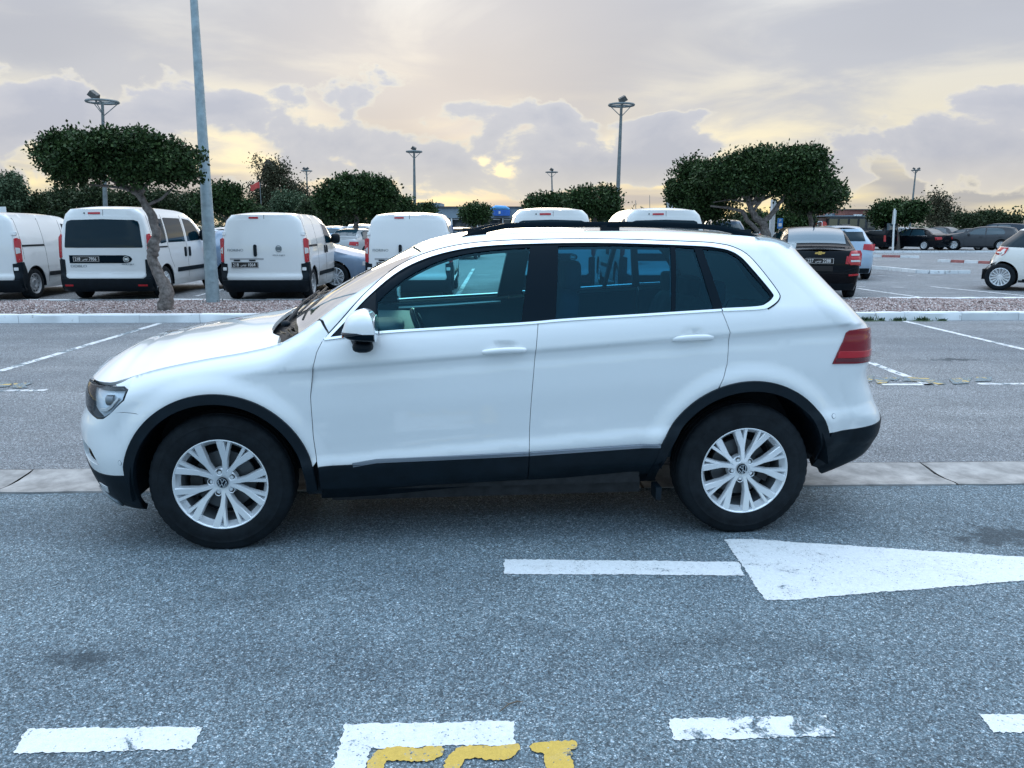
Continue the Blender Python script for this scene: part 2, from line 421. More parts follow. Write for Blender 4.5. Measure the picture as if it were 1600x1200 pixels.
def inpoly(P, poly):
    x, y = P[:, 0], P[:, 1]; ins = np.zeros(len(P), bool); n = len(poly); j = n-1
    for i in range(n):
        xi, yi = poly[i]; xj, yj = poly[j]
        if yi != yj:
            c = ((yi > y) != (yj > y)) & (x < (xj-xi)*(y-yi)/(yj-yi) + xi); ins ^= c
        j = i
    return ins
def dens(poly, step):
    out = []
    for i in range(len(poly)):
        a = np.array(poly[i], float); b = np.array(poly[(i+1) % len(poly)], float)
        k = max(1, int(math.ceil(np.linalg.norm(b-a)/step)))
        for t in range(k): out.append(tuple(a + (b-a)*t/k))
    return out
def tri2d(poly, grid, holes=(), lines=()):
    """triangulate a polygon with holes and an inner point grid; returns points, triangles, boundary loops"""
    def ccw(p, want=True):
        a_ = sum(p[i][0]*p[(i+1) % len(p)][1]-p[(i+1) % len(p)][0]*p[i][1] for i in range(len(p)))
        return list(p) if (a_ > 0) == want else list(p)[::-1]
    loops = [dens(ccw(poly), grid)] + [dens(ccw(h, False), grid) for h in holes]
    pts = []; edges = []; li = []
    for L_ in loops:
        b = len(pts); pts += L_; n = len(L_)
        edges += [(b+i, b+(i+1) % n) for i in range(n)]; li.append(list(range(b, b+n)))
    A = np.array(loops[0]); lo = A.min(0); hi = A.max(0)
    gx = np.arange(lo[0]+grid*.5, hi[0], grid); gy = np.arange(lo[1]+grid*.5, hi[1], grid)
    if len(gx) and len(gy):
        g = np.stack(np.meshgrid(gx, gy), -1).reshape(-1, 2)
        ok = inpoly(g, loops[0])
        for h in loops[1:]: ok &= ~inpoly(g, h)
        g = g[ok]
        lp = [q for L_ in lines for q in L_]
        if lp:
            lp = np.array(lp); okl = inpoly(lp, loops[0])
            for h in loops[1:]: okl &= ~inpoly(lp, h)
            lp = lp[okl]
            if len(lp):
                lp = lp[np.unique(np.round(lp/.0055).astype(int), axis=0, return_index=True)[1]]
                B = np.array(pts); d = ((lp[:, None]-B[None])**2).sum(-1).min(1); lp = lp[d > .006**2]
                if len(g): g = g[((g[:, None]-lp[None])**2).sum(-1).min(1) > (grid*.6)**2]
                pts = pts + [tuple(q) for q in lp]
        if len(g):
            B = np.array(pts[:sum(len(L_) for L_ in loops)]); keep = np.ones(len(g), bool)
            for k in range(0, len(g), 2000):
                d = ((g[k:k+2000, None]-B[None])**2).sum(-1).min(1); keep[k:k+2000] = d > (grid*.38)**2
            pts = pts + [tuple(q) for q in g[keep]]
    r = geometry.delaunay_2d_cdt([Vector(p) for p in pts], edges, [], 0, 1e-7, True)
    V = np.array([tuple(v) for v in r[0]]); F = np.array([f for f in r[2] if len(f) == 3])
    c = V[F].mean(1); ok = inpoly(c, loops[0])
    for h in loops[1:]: ok &= ~inpoly(c, h)
    F = F[ok]
    e1 = V[F[:, 1]]-V[F[:, 0]]; e2 = V[F[:, 2]]-V[F[:, 0]]
    ar = e1[:, 0]*e2[:, 1]-e1[:, 1]*e2[:, 0]
    F[ar < 0] = F[ar < 0][:, ::-1]
    m = {}
    for i, oi in enumerate(r[3]):
        for q in oi: m[q] = i
    L2 = [[m.get(i, 0) for i in L_] for L_ in li]
    return V, F, L2
def panel(fn, poly, name, mat, parent=None, off=0.0, thick=.02, grid=.05, holes=(), side=1, closed=False, flip=False, lines=()):
    """a sheet of the surface fn(a,b)->xyz (lateral positive), with a turned edge; side -1 mirrors it"""
    V, F, loops = tri2d(poly, grid, holes, lines)
    a, b = V[:, 0], V[:, 1]; e = 2e-3
    P = fn(a, b)
    nrm = np.cross(fn(a+e, b)-fn(a-e, b), fn(a, b+e)-fn(a, b-e))
    ln = np.linalg.norm(nrm, axis=1, keepdims=True); bad = ln[:, 0] < 1e-9; nrm = nrm/np.maximum(ln, 1e-9)
    if bad.any(): nrm[bad] = (0, 0, 1)
    if flip: nrm = -nrm
    T_ = P + nrm*off
    verts = [T_]; faces = [tuple(f) for f in (F[:, ::-1] if flip else F)]; norms = [nrm]; base = len(T_)
    if thick:
        for L_ in loops:
            L_ = np.array(L_); t0 = T_[L_]; t1 = t0 - nrm[L_]*thick
            tan = np.roll(t0, -1, 0)-np.roll(t0, 1, 0)
            if flip: tan = -tan
            on = np.cross(tan, nrm[L_]); on /= np.maximum(np.linalg.norm(on, axis=1, keepdims=True), 1e-9)
            # small rounded edge: the sheet turns over within 2 mm
            k = len(L_)
            tm = t0 + on*.0012 - nrm[L_]*.0018
            tb = t1 + on*.0012
            verts += [t0, tm, tb]; nm = (nrm[L_]+on)*.7071; norms += [nm, on, on]
            for i in range(k):
                j = (i+1) % k
                q1 = (base+i, base+k+i, base+k+j, base+j); q2 = (base+k+i, base+2*k+i, base+2*k+j, base+k+j)
                if flip: q1, q2 = q1[::-1], q2[::-1]
                faces += [q1, q2]
            base += 3*k
        if closed:
            verts.append(P + nrm*(off-thick)); norms.append(-nrm); b0 = base
            faces += [(f[2]+b0, f[1]+b0, f[0]+b0) for f in (F[:, ::-1] if flip else F)]
    VV = np.concatenate(verts); NN = np.concatenate(norms)
    # fn gives lateral positive; the world wants y = -lateral for side +1 (camera side)
    VV = VV*np.array([1, -side, 1]); NN = NN*np.array([1, -side, 1])
    if side == 1: faces = [tuple(reversed(f)) for f in faces]
    me = bpy.data.meshes.new(name); me.from_pydata(VV.tolist(), [], faces); 
    me.polygons.foreach_set('use_smooth', [True]*len(me.polygons)); me.update()
    me.normals_split_custom_set_from_vertices(NN.tolist())
    return link(name, me, mat, parent)
def arc(cx, cz, r, a0, a1, n=24):
    return [(cx + r*math.cos(R(a0+(a1-a0)*i/n)), cz + r*math.sin(R(a0+(a1-a0)*i/n))) for i in range(n+1)]
def strip(pts, w0, w1):
    """band polygon along a polyline in the (u,z) plane between two offsets to its left"""
    p = np.array(pts, float); t = np.gradient(p, axis=0); t /= np.linalg.norm(t, axis=1, keepdims=True)
    n = np.stack([-t[:, 1], t[:, 0]], 1)
    return [tuple(q) for q in p+n*w0] + [tuple(q) for q in (p+n*w1)[::-1]]
def crv(pts, n=8):
    """Catmull-Rom through 2-D points"""
    p = np.array(pts, float); p = np.vstack([2*p[0]-p[1], p, 2*p[-1]-p[-2]]); out = []
    for i in range(1, len(p)-2):
        for k in range(n):
            t = k/n
            out.append(tuple(.5*((2*p[i])+(-p[i-1]+p[i+1])*t+(2*p[i-1]-5*p[i]+4*p[i+1]-p[i+2])*t*t+(-p[i-1]+3*p[i]-3*p[i+1]+p[i+2])*t**3)))
    out.append(tuple(p[-2])); return out
def text_obj(txt, name, mat, parent, size, loc, rot, extr=.002, align='CENTER', sx=1.0, bold=0.0):
    c = bpy.data.curves.new(name, 'FONT'); c.body = txt; c.size = size; c.extrude = extr; c.align_x = align; c.align_y = 'CENTER'
    c.resolution_u = 3; c.offset = bold
    o = bpy.data.objects.new('tmp', c); COL.objects.link(o)
    dg = bpy.context.evaluated_depsgraph_get(); me = bpy.data.meshes.new_from_object(o.evaluated_get(dg))
    bpy.data.objects.remove(o); 
    for p in me.vertices: p.co.x *= sx
    t = link(name, me, mat, parent); t.location = loc; t.rotation_euler = rot
    return t
# ---------------------------------------------------------------- ground
LOT = R(1.6)
cl, sl_ = math.cos(LOT), math.sin(LOT)
def L2W(a, b, z=0): return Vector((a*cl - b*sl_, a*sl_ + b*cl, z))
def W2L(v): return (v.x*cl + v.y*sl_, -v.x*sl_ + v.y*cl)
def GL(px, py, z=0): return W2L(G(px, py, z))

def asphalt_nodes(t, tc_, base=(.150, .190, .215), lowc=(.055, .078, .092), highc=(.46, .53, .57), scale=205):
    v = N(t, 'ShaderNodeTexVoronoi'); v.inputs['Scale'].default_value = scale; lk(t, tc_, v.inputs['Vector'])
    sx = N(t, 'ShaderNodeSeparateColor'); lk(t, v.outputs['Color'], sx.inputs[0])
    v2 = N(t, 'ShaderNodeTexVoronoi'); v2.inputs['Scale'].default_value = scale*.52; lk(t, tc_, v2.inputs['Vector'])
    s2 = N(t, 'ShaderNodeSeparateColor'); lk(t, v2.outputs['Color'], s2.inputs[0])
    c1 = ramp(t, sx.outputs[0], [(0, lowc), (.45, base), (.80, tuple(x*1.35 for x in base)), (1, highc)])
    c2 = ramp(t, s2.outputs[1], [(0, (.50, .50, .50)), (.5, (1, 1, 1)), (.90, (1.2, 1.2, 1.2)), (1, (1.9, 1.9, 1.9))])
    c = mixc(t, 1.0, c1, c2, 'MULTIPLY')
    # binder between the stones is darker
    e = ramp(t, v.outputs['Distance'], [(.25, (1, 1, 1)), (.65, (.62, .62, .62))])
    c = mixc(t, 1.0, c, e, 'MULTIPLY')
    c = mixc(t, .04, c, tuple(x*.86 for x in base))
    return c, v, v2
def worn_asphalt(name, warm=0.0):
    m, t, b = new_mat(name)
    tc_ = N(t, 'ShaderNodeTexCoord').outputs['Object']
    base = (.140+.070*warm, .200+.022*warm, .236)
    c, v, v2 = asphalt_nodes(t, tc_, base)
    # large patches of wear, traffic polish, stains
    n1_ = noise(t, tc_, .35, 6, .6, .4); n2_ = noise(t, tc_, 1.7, 7, .65); n3_ = noise(t, tc_, 7, 5, .6)
    c = mixc(t, 1.0, c, ramp(t, n1_, [(.30, (.80, .82, .86)), (.70, (1.16, 1.12, 1.10))]), 'MULTIPLY')
    c = mixc(t, 1.0, c, ramp(t, n2_, [(.28, (.80, .80, .80)), (.5, (1, 1, 1)), (.75, (1.14, 1.13, 1.12))]), 'MULTIPLY')
    c = mixc(t, ramp(t, n3_, [(.66, (0, 0, 0)), (.80, (.35, .35, .35))]), c, (.05, .06, .07))
    # oil spots: sparse soft dark blots
    vo = N(t, 'ShaderNodeTexVoronoi'); vo.inputs['Scale'].default_value = .36; 
    wv = N(t, 'ShaderNodeVectorMath', operation='ADD'); lk(t, tc_, wv.inputs[0])
    nn = N(t, 'ShaderNodeTexNoise'); nn.inputs['Scale'].default_value = 3.0; nn.inputs['Detail'].default_value = 5; lk(t, tc_, nn.inputs['Vector'])
    sc = N(t, 'ShaderNodeVectorMath', operation='SCALE'); lk(t, nn.outputs['Color'], sc.inputs[0]); sc.inputs['Scale'].default_value = .55; lk(t, sc.outputs[0], wv.inputs[1]); lk(t, wv.outputs[0], vo.inputs['Vector'])
    spot = ramp(t, vo.outputs['Distance'], [(.03, (.55, .55, .55)), (.10, (.28, .28, .28)), (.17, (0, 0, 0))])
    c = mixc(t, spot, c, (.035, .038, .042))
    # wheel tracks polished along the lane
    ms = N(t, 'ShaderNodeMapping'); ms.inputs['Scale'].default_value = (.06, 1.3, 1); lk(t, tc_, ms.inputs[0])
    c = mixc(t, 1.0, c, ramp(t, noise(t, ms.outputs[0], 1.6, 4, .55), [(.32, (.87, .88, .89)), (.66, (1.13, 1.12, 1.11))]), 'MULTIPLY')
    # known stains
    nz = N(t, 'ShaderNodeTexNoise'); nz.inputs['Scale'].default_value = 7; nz.inputs['Detail'].default_value = 6; nz.inputs['Roughness'].default_value = .7; lk(t, tc_, nz.inputs['Vector'])
    for (px_, py_, ra, rb, st_) in ((135, 1028, .20, .07, .72), (1565, 838, .34, .16, .75), (1490, 562, .42, .13, .8), (820, 985, .30, .10, .25), (1180, 1010, .5, .16, .22), (430, 930, .45, .12, .25), (880, 480, .3, .1, .4)):
        ga, gb = GL(px_, py_); mp_ = N(t, 'ShaderNodeMapping'); mp_.inputs['Location'].default_value = (-ga/ra, -gb/rb, 0); mp_.inputs['Scale'].default_value = (1/ra, 1/rb, 1); lk(t, tc_, mp_.inputs[0])
        ln = N(t, 'ShaderNodeVectorMath', operation='LENGTH'); lk(t, mp_.outputs[0], ln.inputs[0])
        f_ = math_(t, 'ADD', ln.outputs['Value'], math_(t, 'MULTIPLY', math_(t, 'SUBTRACT', nz.outputs[0], .5), 5.0))
        c = mixc(t, ramp(t, f_, [(.30, (st_,)*3), (.95, (0, 0, 0))]), c, (.016, .028, .038))
    lk(t, c, b.inputs['Base Color'])
    b.inputs['Roughness'].default_value = .85
    bn = N(t, 'ShaderNodeBump'); bn.inputs['Strength'].default_value = .75; bn.inputs['Distance'].default_value = .0035; bn.invert = True
    h = math_(t, 'ADD', v.outputs['Distance'], math_(t, 'MULTIPLY', v2.outputs['Distance'], .7)); lk(t, h, bn.inputs['Height']); lk(t, bn.outputs[0], b.inputs['Normal'])
    return m
ASPH = worn_asphalt('worn_asphalt'); ASPHW = worn_asphalt('warm_asphalt', 1.0)  # same wear in both; the second has a warmer, lighter base colour
def road_paint(name, col, wear=.5, flake=.56):
    """paint lying on the stones: shows asphalt where it is chipped away"""
    m, t, b = new_mat(name)
    tc_ = N(t, 'ShaderNodeTexCoord').outputs['Object']
    asp, v, v2 = asphalt_nodes(t, tc_, (.140, .200, .236))
    n1_ = noise(t, tc_, 9, 8, .72, .6); n2_ = noise(t, tc_, 1.2, 3, .5); n3_ = noise(t, tc_, 42, 4, .7)
    f = math_(t, 'ADD', math_(t, 'MULTIPLY', n1_, .60), math_(t, 'ADD', math_(t, 'MULTIPLY', n2_, .35), math_(t, 'MULTIPLY', n3_, .22)))
    msk = ramp(t, f, [(flake+.055, (0, 0, 0)), (flake+.085, (1, 1, 1))])
    pc = ramp(t, n3_, [(.25, tuple(x*.82 for x in col)), (.6, col)])
    pc = mixc(t, 1.0, pc, ramp(t, v.outputs['Distance'], [(.3, (1, 1, 1)), (.7, (.90, .90, .90))]), 'MULTIPLY')
    pc = mixc(t, ramp(t, n1_, [(.5, (0, 0, 0)), (.75, (wear, wear, wear))]), pc, (.36, .37, .37))
    sv = N(t, 'ShaderNodeSeparateColor'); lk(t, v.outputs['Color'], sv.inputs[0])
    pit = ramp(t, math_(t, 'ADD', sv.outputs[2], math_(t, 'MULTIPLY', n1_, .35)), [(1.0 - .0, (0, 0, 0)), (1.0, (0, 0, 0))]) if False else math_(t, 'GREATER_THAN', math_(t, 'ADD', sv.outputs[2], math_(t, 'MULTIPLY', n1_, .40)), 1.18)
    pc = mixc(t, math_(t, 'MULTIPLY', pit, .75), pc, asp)
    lk(t, mixc(t, msk, pc, asp), b.inputs['Base Color']); b.inputs['Roughness'].default_value = .7
    bn = N(t, 'ShaderNodeBump'); bn.inputs['Strength'].default_value = .35; bn.inputs['Distance'].default_value = .003; bn.invert = True
    lk(t, v.outputs['Distance'], bn.inputs['Height']); lk(t, bn.outputs[0], b.inputs['Normal'])
    return m
PAINTW = road_paint('white_road_paint', (.66, .70, .73), .4, .63)
PAINTW2 = road_paint('chipped_white_road_paint', (.66, .70, .73), .5, .545)
PAINTF = road_paint('faded_white_road_paint', (.66, .68, .70), .7, .55)
PAINTY = road_paint('yellow_road_paint', (.55, .38, .07), .3, .60)
PAINTY2 = road_paint('faded_yellow_road_paint', (.50, .36, .12), .5, .50)

road = MB(); road.add([(-40, -30, 0), (40, -30, 0), (40, 5.0, 0), (-40, 5.0, 0)], [(0, 1, 2, 3)])
def lot_obj(mb, name, mat, kind=None, z=0, parent=None, smooth_=None):
    o = mb.build(name, mat, parent, smooth_); 
    if parent is None: o.rotation_euler = (0, 0, LOT); o.location = (0, 0, z)
    else: o.location = (0, 0, z)
    if kind: o['kind'] = kind
    return o
def rect(a0, b0, a1, b1): 
    m = MB(); m.add([(a0, b0, 0), (a1, b0, 0), (a1, b1, 0), (a0, b1, 0)], [(0, 1, 2, 3)]); return m
b_g0, b_g1 = 4.675, 5.125            # concrete channel between the lane and the bays
terr = rect(-900, -300, 900, 1500); lot_obj(terr, 'terrain', simple('dry_ground', (.16, .16, .13), .95, vary=.4, vscale=.2), 'structure', -.03)
lane = lot_obj(rect(-120, -30, 120, b_g0-.002), 'driving_lane', ASPH, 'structure', -.002)
BZ = [(-9, 0), (16.2, 0), (16.30, .10), (24, .10), (40, .0), (900, .0)]
def gz(b): return float(np.interp(b, [q[0] for q in BZ], [q[1] for q in BZ]))
mb = MB()
for (b0, b1) in ((b_g1+.002, 16.2), (16.2, 16.3), (16.3, 24), (24, 40), (40, 150)):
    mb.add([(-140, b0, gz(b0)), (140, b0, gz(b0)), (140, b1, gz(b1)), (-140, b1, gz(b1))], [(0, 1, 2, 3)])
bays = lot_obj(mb, 'parking_bays', ASPHW, 'structure', .0)

# concrete channel of single slabs, joints open
conc = simple('channel_concrete', (.285, .28, .275), .9, bump=.8, bscale=120, vary=.42, vscale=5)
ch = lot_obj(rect(-60, b_g0-.03, 60, b_g1+.03), 'gutter', simple('gutter_bed', (.07, .07, .07), .95), 'structure', -.018)
me_s = []
for k_ in range(3):
    w2 = (b_g1-b_g0)/2
    prof = [(-w2, -.01), (-w2, .006), (-w2*.85, .0055), (-w2*.3, -.006), (w2*.1, -.007), (w2*.7, .004), (w2, .010), (w2, -.01)]
    mb = MB(); nx = 5; vs = []
    rr = random.Random(k_)
    for i in range(nx):
        x = -.49 + .98*i/(nx-1)
        for (y, z) in prof:
            j = rr.uniform(-.006, .006) if abs(y) == w2 else 0
            vs.append((x + (rr.uniform(-.006, .006) if i in (0, nx-1) else 0), y+j, z))
    n = len(prof)
    mb.add(vs, [(i*n+k, (i+1)*n+k, (i+1)*n+k+1, i*n+k+1) for i in range(nx-1) for k in range(n-1)] + [tuple(range(n)), tuple(range((nx-1)*n, nx*n))[::-1]])
    me_s.append(mb.mesh('gutter_slab', 30)); me_s[-1].materials.append(conc)
for i in range(26):
    o = link('gutter_slab', me_s[i % 3], None, ch); o.location = (-12.55+i*1.0, (b_g0+b_g1)/2, .018+random.uniform(-.002, .003)); o.rotation_euler = (0, 0, random.uniform(-.004, .004))
# dark seam beside the channel
lot_obj(rect(-40, b_g1+.004, 40, b_g1+.035), 'tar_seam', simple('tar', (.03, .032, .035), .8, vary=.4, vscale=5), 'structure', .003)

# road markings -----------------------------------------------------
def ragged(poly, amp=.006, step=.03, seed=0):
    rr = random.Random(seed); P = dens(poly, step); out = []
    ph = [rr.uniform(0, 6) for _ in range(4)]
    for i, (x, y) in enumerate(P):
        n_ = .35*math.sin(i*.23+ph[0]) + .3*math.sin(i*.09+ph[1]) + rr.uniform(-1, 1)
        a = P[i-1]; b = P[(i+1) % len(P)]; dx_, dy_ = b[0]-a[0], b[1]-a[1]; l_ = math.hypot(dx_, dy_) or 1
        out.append((x + dy_/l_*n_*amp*.6, y - dx_/l_*n_*amp*.6))
    return out
def marking(poly, name, mat, z=.003, amp=.008, step=.011, parent=None, seed=0):
    P = ragged(poly, amp, step, seed)
    V, F, L_ = tri2d(P, 5.0)
    mb = MB(); mb.add([(v[0], v[1], 0) for v in V], [tuple(f) for f in F])
    o = mb.build(name, mat, parent); o.location = (0, 0, z); return o
def pxpoly(pts): return [GL(x, y) for x, y in pts]
marking(pxpoly([(788, 874), (1155, 878), (1163, 899), (787, 897)]), 'arrow_shaft', PAINTW, parent=lane, amp=.007, seed=1)
marking(pxpoly([(1132, 843), (1165, 842), (1604, 871), (1604, 907), (1240, 937), (1195, 938)]), 'arrow_head', PAINTW, z=.0035, parent=lane, amp=.008, seed=2)
marking(pxpoly([(42, 1139), (320, 1135), (300, 1170), (20, 1178)]), 'lane_dash', PAINTW, parent=lane, seed=3)
marking(pxpoly([(540, 1131), (803, 1127), (804, 1164), (578, 1169), (560, 1260), (500, 1260)]), 'bay_corner_line', PAINTW, parent=lane, seed=4)
marking(pxpoly([(1045, 1124), (1290, 1117), (1304, 1150), (1052, 1157)]), 'lane_dash', PAINTW2, parent=lane, seed=5, amp=.008)
marking(pxpoly([(1532, 1117), (1700, 1114), (1720, 1144), (1552, 1145)]), 'lane_dash', PAINTW, parent=lane, seed=6)
# yellow letters, read from the other side; only their tops are in view
yl = [crv([(577, 1188), (592, 1174), (620, 1168), (652, 1170), (690, 1168), (686, 1184), (655, 1192), (620, 1190), (600, 1196), (592, 1235), (566, 1232), (577, 1188)], 3)[:-1],
      crv([(697, 1188), (714, 1172), (745, 1166), (772, 1169), (810, 1163), (806, 1181), (775, 1190), (742, 1187), (722, 1194), (716, 1235), (690, 1232), (697, 1188)], 3)[:-1],
      [(829, 1168), (835, 1162), (899, 1159), (903, 1168), (893, 1173), (900, 1240), (858, 1242), (850, 1177), (835, 1176)]]
for i, p in enumerate(yl): marking(pxpoly(p), 'yellow_letter', PAINTY, z=.006, parent=lane, seed=10+i, amp=.007)
# bay lines behind the car
def line(a0, b0, a1, b1, w=.10, name='bay_line', mat=PAINTF, seed=0, parent=None):
    d = math.hypot(a1-a0, b1-b0); nx, ny = -(b1-b0)/d*w/2, (a1-a0)/d*w/2
    return marking([(a0+nx, b0+ny), (a1+nx, b1+ny), (a1-nx, b1-ny), (a0-nx, b0-ny)], name, mat, amp=.010, step=.03, seed=seed, parent=parent or bays)
A = GL(-3, 581); B = GL(251, 505); line(*A, *B, .10, seed=21)
A = GL(1405, 500); B = GL(1604, 547); line(*A, *B, .10, seed=22)
A = GL(1357, 566); B = GL(1453, 602); line(*A, *B, .10, seed=23)
for p0, p1 in (((-8, 611), (72, 610)), ((1378, 601), (1462, 601)), ((1528, 600), (1606, 600))):
    line(*GL(*p0), *GL(*p1), .08, seed=int(p0[0]) % 97)
for k_, pts in enumerate((
        [(1354, 588), (1366, 587), (1362, 597), (1352, 598)], [(1366, 592), (1408, 590), (1400, 596), (1390, 594), (1385, 600), (1370, 600)],
        [(1412, 589), (1450, 592), (1480, 600), (1466, 602), (1440, 597), (1410, 596)], [(1482, 593), (1520, 590), (1512, 600), (1490, 601)], [(1526, 590), (1550, 590), (1548, 596), (1524, 597)],
        [(-4, 599), (20, 599), (14, 605), (-6, 606)], [(22, 600), (52, 599), (40, 604), (44, 607), (20, 607)])):
    marking(pxpoly(pts), 'faded_yellow_letter', PAINTY2, z=.008, parent=bays, seed=40+k_, amp=.006, step=.05)
# marks beyond the planted strip
for k_, (p0, p1, w_) in enumerate((((1340, 451), (1460, 468), .12), ((1455, 448), (1606, 463), .12), ((1338, 448), (1352, 448), .1), ((1382, 449), (1412, 449), .1), ((1340, 404), (1368, 405), .12), ((1372, 431), (1394, 432), .1), ((1418, 431), (1436, 432), .1),
        ((150, 466), (262, 458), .10), ((306, 463), (350, 452), .10), ((0, 458), (30, 456), .1), ((497, 452), (520, 440), .12), ((540, 466), (575, 440), .1), ((715, 462), (740, 420), .1), ((720, 430), (765, 430), .1))):
    z_ = .10
    o = line(*GL(*p0, z_), *GL(*p1, z_), w_, seed=60+k_); o.location.z = .106

# planted strip with white kerbs ------------------------------------
kb = 13.33; ke = 16.45; ktop = .135
def kerb_paint(name, col):
    m, t, b = new_mat(name); tc_ = N(t, 'ShaderNodeTexCoord').outputs['Object']; oi = N(t, 'ShaderNodeObjectInfo')
    of = N(t, 'ShaderNodeVectorMath', operation='ADD'); lk(t, tc_, of.inputs[0]); lk(t, math_(t, 'MULTIPLY', oi.outputs['Random'], 40.0), of.inputs[1])
    n_ = noise(t, of.outputs[0], 6, 8, .7, .4); n2_ = noise(t, of.outputs[0], 2, 3, .5)
    pc = mixc(t, 1.0, col, ramp(t, n2_, [(.3, (.84, .84, .84)), (.65, (1, 1, 1))]), 'MULTIPLY')
    pc = mixc(t, 1.0, pc, ramp(t, oi.outputs['Random'], [(0, (.90, .90, .90)), (1, (1.03, 1.03, 1.03))]), 'MULTIPLY')
    lk(t, mixc(t, ramp(t, n_, [(.60, (0, 0, 0)), (.66, (.8, .8, .8))]), pc, (.30, .29, .28)), b.inputs['Base Color']); b.inputs['Roughness'].default_value = .8
    bn = N(t, 'ShaderNodeBump'); bn.inputs['Strength'].default_value = .5; bn.inputs['Distance'].default_value = .004; lk(t, n_, bn.inputs['Height']); lk(t, bn.outputs[0], b.inputs['Normal'])
    return m
KERBW = kerb_paint('painted_kerb_white', (.74, .77, .79)) if True else simple('painted_kerb_white', (.74, .77, .79), .8, bump=.5, bscale=60, vary=.25, vscale=5)
KERBR = simple('painted_kerb_red', (.36, .13, .12), .8, bump=.5, bscale=60, vary=.35, vscale=6)
isl = lot_obj(rect(-45, kb+.12, 45, ke-.12), 'planted_strip', simple('strip_soil', (.15, .115, .10), .95, vary=.4, vscale=3), 'structure', .085)
kme = {}
def kerb_mesh(L_, mat, seed):
    rr = random.Random(seed); mb = MB(); prof = [(-.075, -.12), (-.075, .128), (-.060, .148), (.060, .150), (.075, .140), (.075, -.12)]
    nx = 6; vs = []; n = len(prof)
    for i in range(nx):
        x = -L_/2 + L_*i/(nx-1)
        for (y, z) in prof: vs.append((x, y+rr.uniform(-.004, .004), z+(rr.uniform(-.006, .004) if z > 0 else 0)))
    mb.add(vs, [(i*n+k, (i+1)*n+k, (i+1)*n+(k+1) % n, i*n+(k+1) % n) for i in range(nx-1) for k in range(n)] + [tuple(range(n)), tuple(range((nx-1)*n, nx*n))[::-1]])
    me = mb.mesh('kerb_stone', 35); me.materials.append(mat); return me
kms = [kerb_mesh(.993, KERBW, i) for i in range(5)]
kerb = empty('kerb', 'long white painted kerb along the planted strip behind the white car', 'kerb', loc=(0, 0, 0), rz=LOT)
for i in range(40):
    o = link('kerb_stone', kms[i % 5], None, kerb); o.location = (-19.5+i+.13, kb+.06, -.008+random.uniform(-.0015, .0015)); o.rotation_euler = (random.uniform(-.004, .004), 0, random.uniform(-.002, .002))
kerb2 = empty('kerb', 'low kerb edging the back of the gravel strip by the vans', 'kerb', loc=(0, 0, 0), rz=LOT)
for i in range(40):
    o = link('kerb_stone', kms[(i+2) % 5], None, kerb2); o.location = (-19.5+i+.4, ke-.08, -.035+random.uniform(-.004, .004)); o.rotation_euler = (0, 0, random.uniform(-.006, .006))
# gravel as real stones
def scatter_stones(n, a0, a1, b0, b1, zf, smin, smax, cols, name, seed=3):
    r2 = np.random.default_rng(seed)
    oc = np.array([(1, 0, 0), (0, 1, 0), (-1, 0, 0), (0, -1, 0), (0, 0, .7), (0, 0, -.5)], float)
    fc = np.array([(0, 1, 4), (1, 2, 4), (2, 3, 4), (3, 0, 4), (1, 0, 5), (2, 1, 5), (3, 2, 5), (0, 3, 5)])
    x = r2.uniform(a0, a1, n); y = r2.uniform(b0, b1, n); s = r2.uniform(smin, smax, n)**1.0
    ang = r2.uniform(0, 6.283, n); tl = r2.uniform(-.5, .5, n)
    V = oc[None]*s[:, None, None]*r2.uniform(.6, 1.3, (n, 6, 1))
    ca, sa = np.cos(ang)[:, None], np.sin(ang)[:, None]
    X = V[..., 0]*ca - V[..., 1]*sa; Y = V[..., 0]*sa + V[..., 1]*ca; Z = V[..., 2] + X*tl[:, None]*.5
    z0 = zf(x, y) + s*.15
    V = np.stack([X + x[:, None], Y + y[:, None], Z + z0[:, None]], -1).reshape(-1, 3)
    F = (fc[None] + 6*np.arange(n)[:, None, None]).reshape(-1, 3)
    me = bpy.data.meshes.new(name); me.vertices.add(len(V)); me.vertices.foreach_set('co', V.ravel())
    me.loops.add(len(F)*3); me.loops.foreach_set('vertex_index', F.ravel()); me.polygons.add(len(F))
    me.polygons.foreach_set('loop_start', np.arange(len(F))*3); me.polygons.foreach_set('loop_total', np.full(len(F), 3)); me.update(calc_edges=True)
    m, t, b = new_mat(name)
    g_ = N(t, 'ShaderNodeNewGeometry'); lk(t, ramp(t, g_.outputs['Random Per Island'], cols), b.inputs['Base Color']); b.inputs['Roughness'].default_value = .9
    o = link(name, me, m); o.rotation_euler = (0, 0, LOT); return o
zg = lambda x, y: .088 + .035*np.sin((y-kb)/(ke-kb)*np.pi) + .012*np.sin(x*1.7)*np.cos(y*2.3) + .008*np.sin(x*5.1+y*3)
st = scatter_stones(90000, -13.5, 13.5, kb+.14, ke-.17, zg, .010, .030, [(0, (.10, .07, .065)), (.35, (.24, .17, .16)), (.7, (.33, .27, .26)), (.93, (.46, .42, .42)), (1, (.60, .58, .58))], 'gravel')
tag(st, kind='stuff', label='reddish grey gravel covering the planted strip', cat='gravel')
mb = MB(); nx, ny = 120, 12; vs = []
for i in range(nx+1):
    for j in range(ny+1):
        x = -13.5+27*i/nx; y = kb+.13+(ke-.16-kb-.13)*j/ny; vs.append((x, y, float(zg(x, y))-.004))
mb.add(vs, [(i*(ny+1)+j, (i+1)*(ny+1)+j, (i+1)*(ny+1)+j+1, i*(ny+1)+j+1) for i in range(nx) for j in range(ny)])
lot_obj(mb, 'gravel_bed', MATS['strip_soil'], 'structure', 0, None, 60)

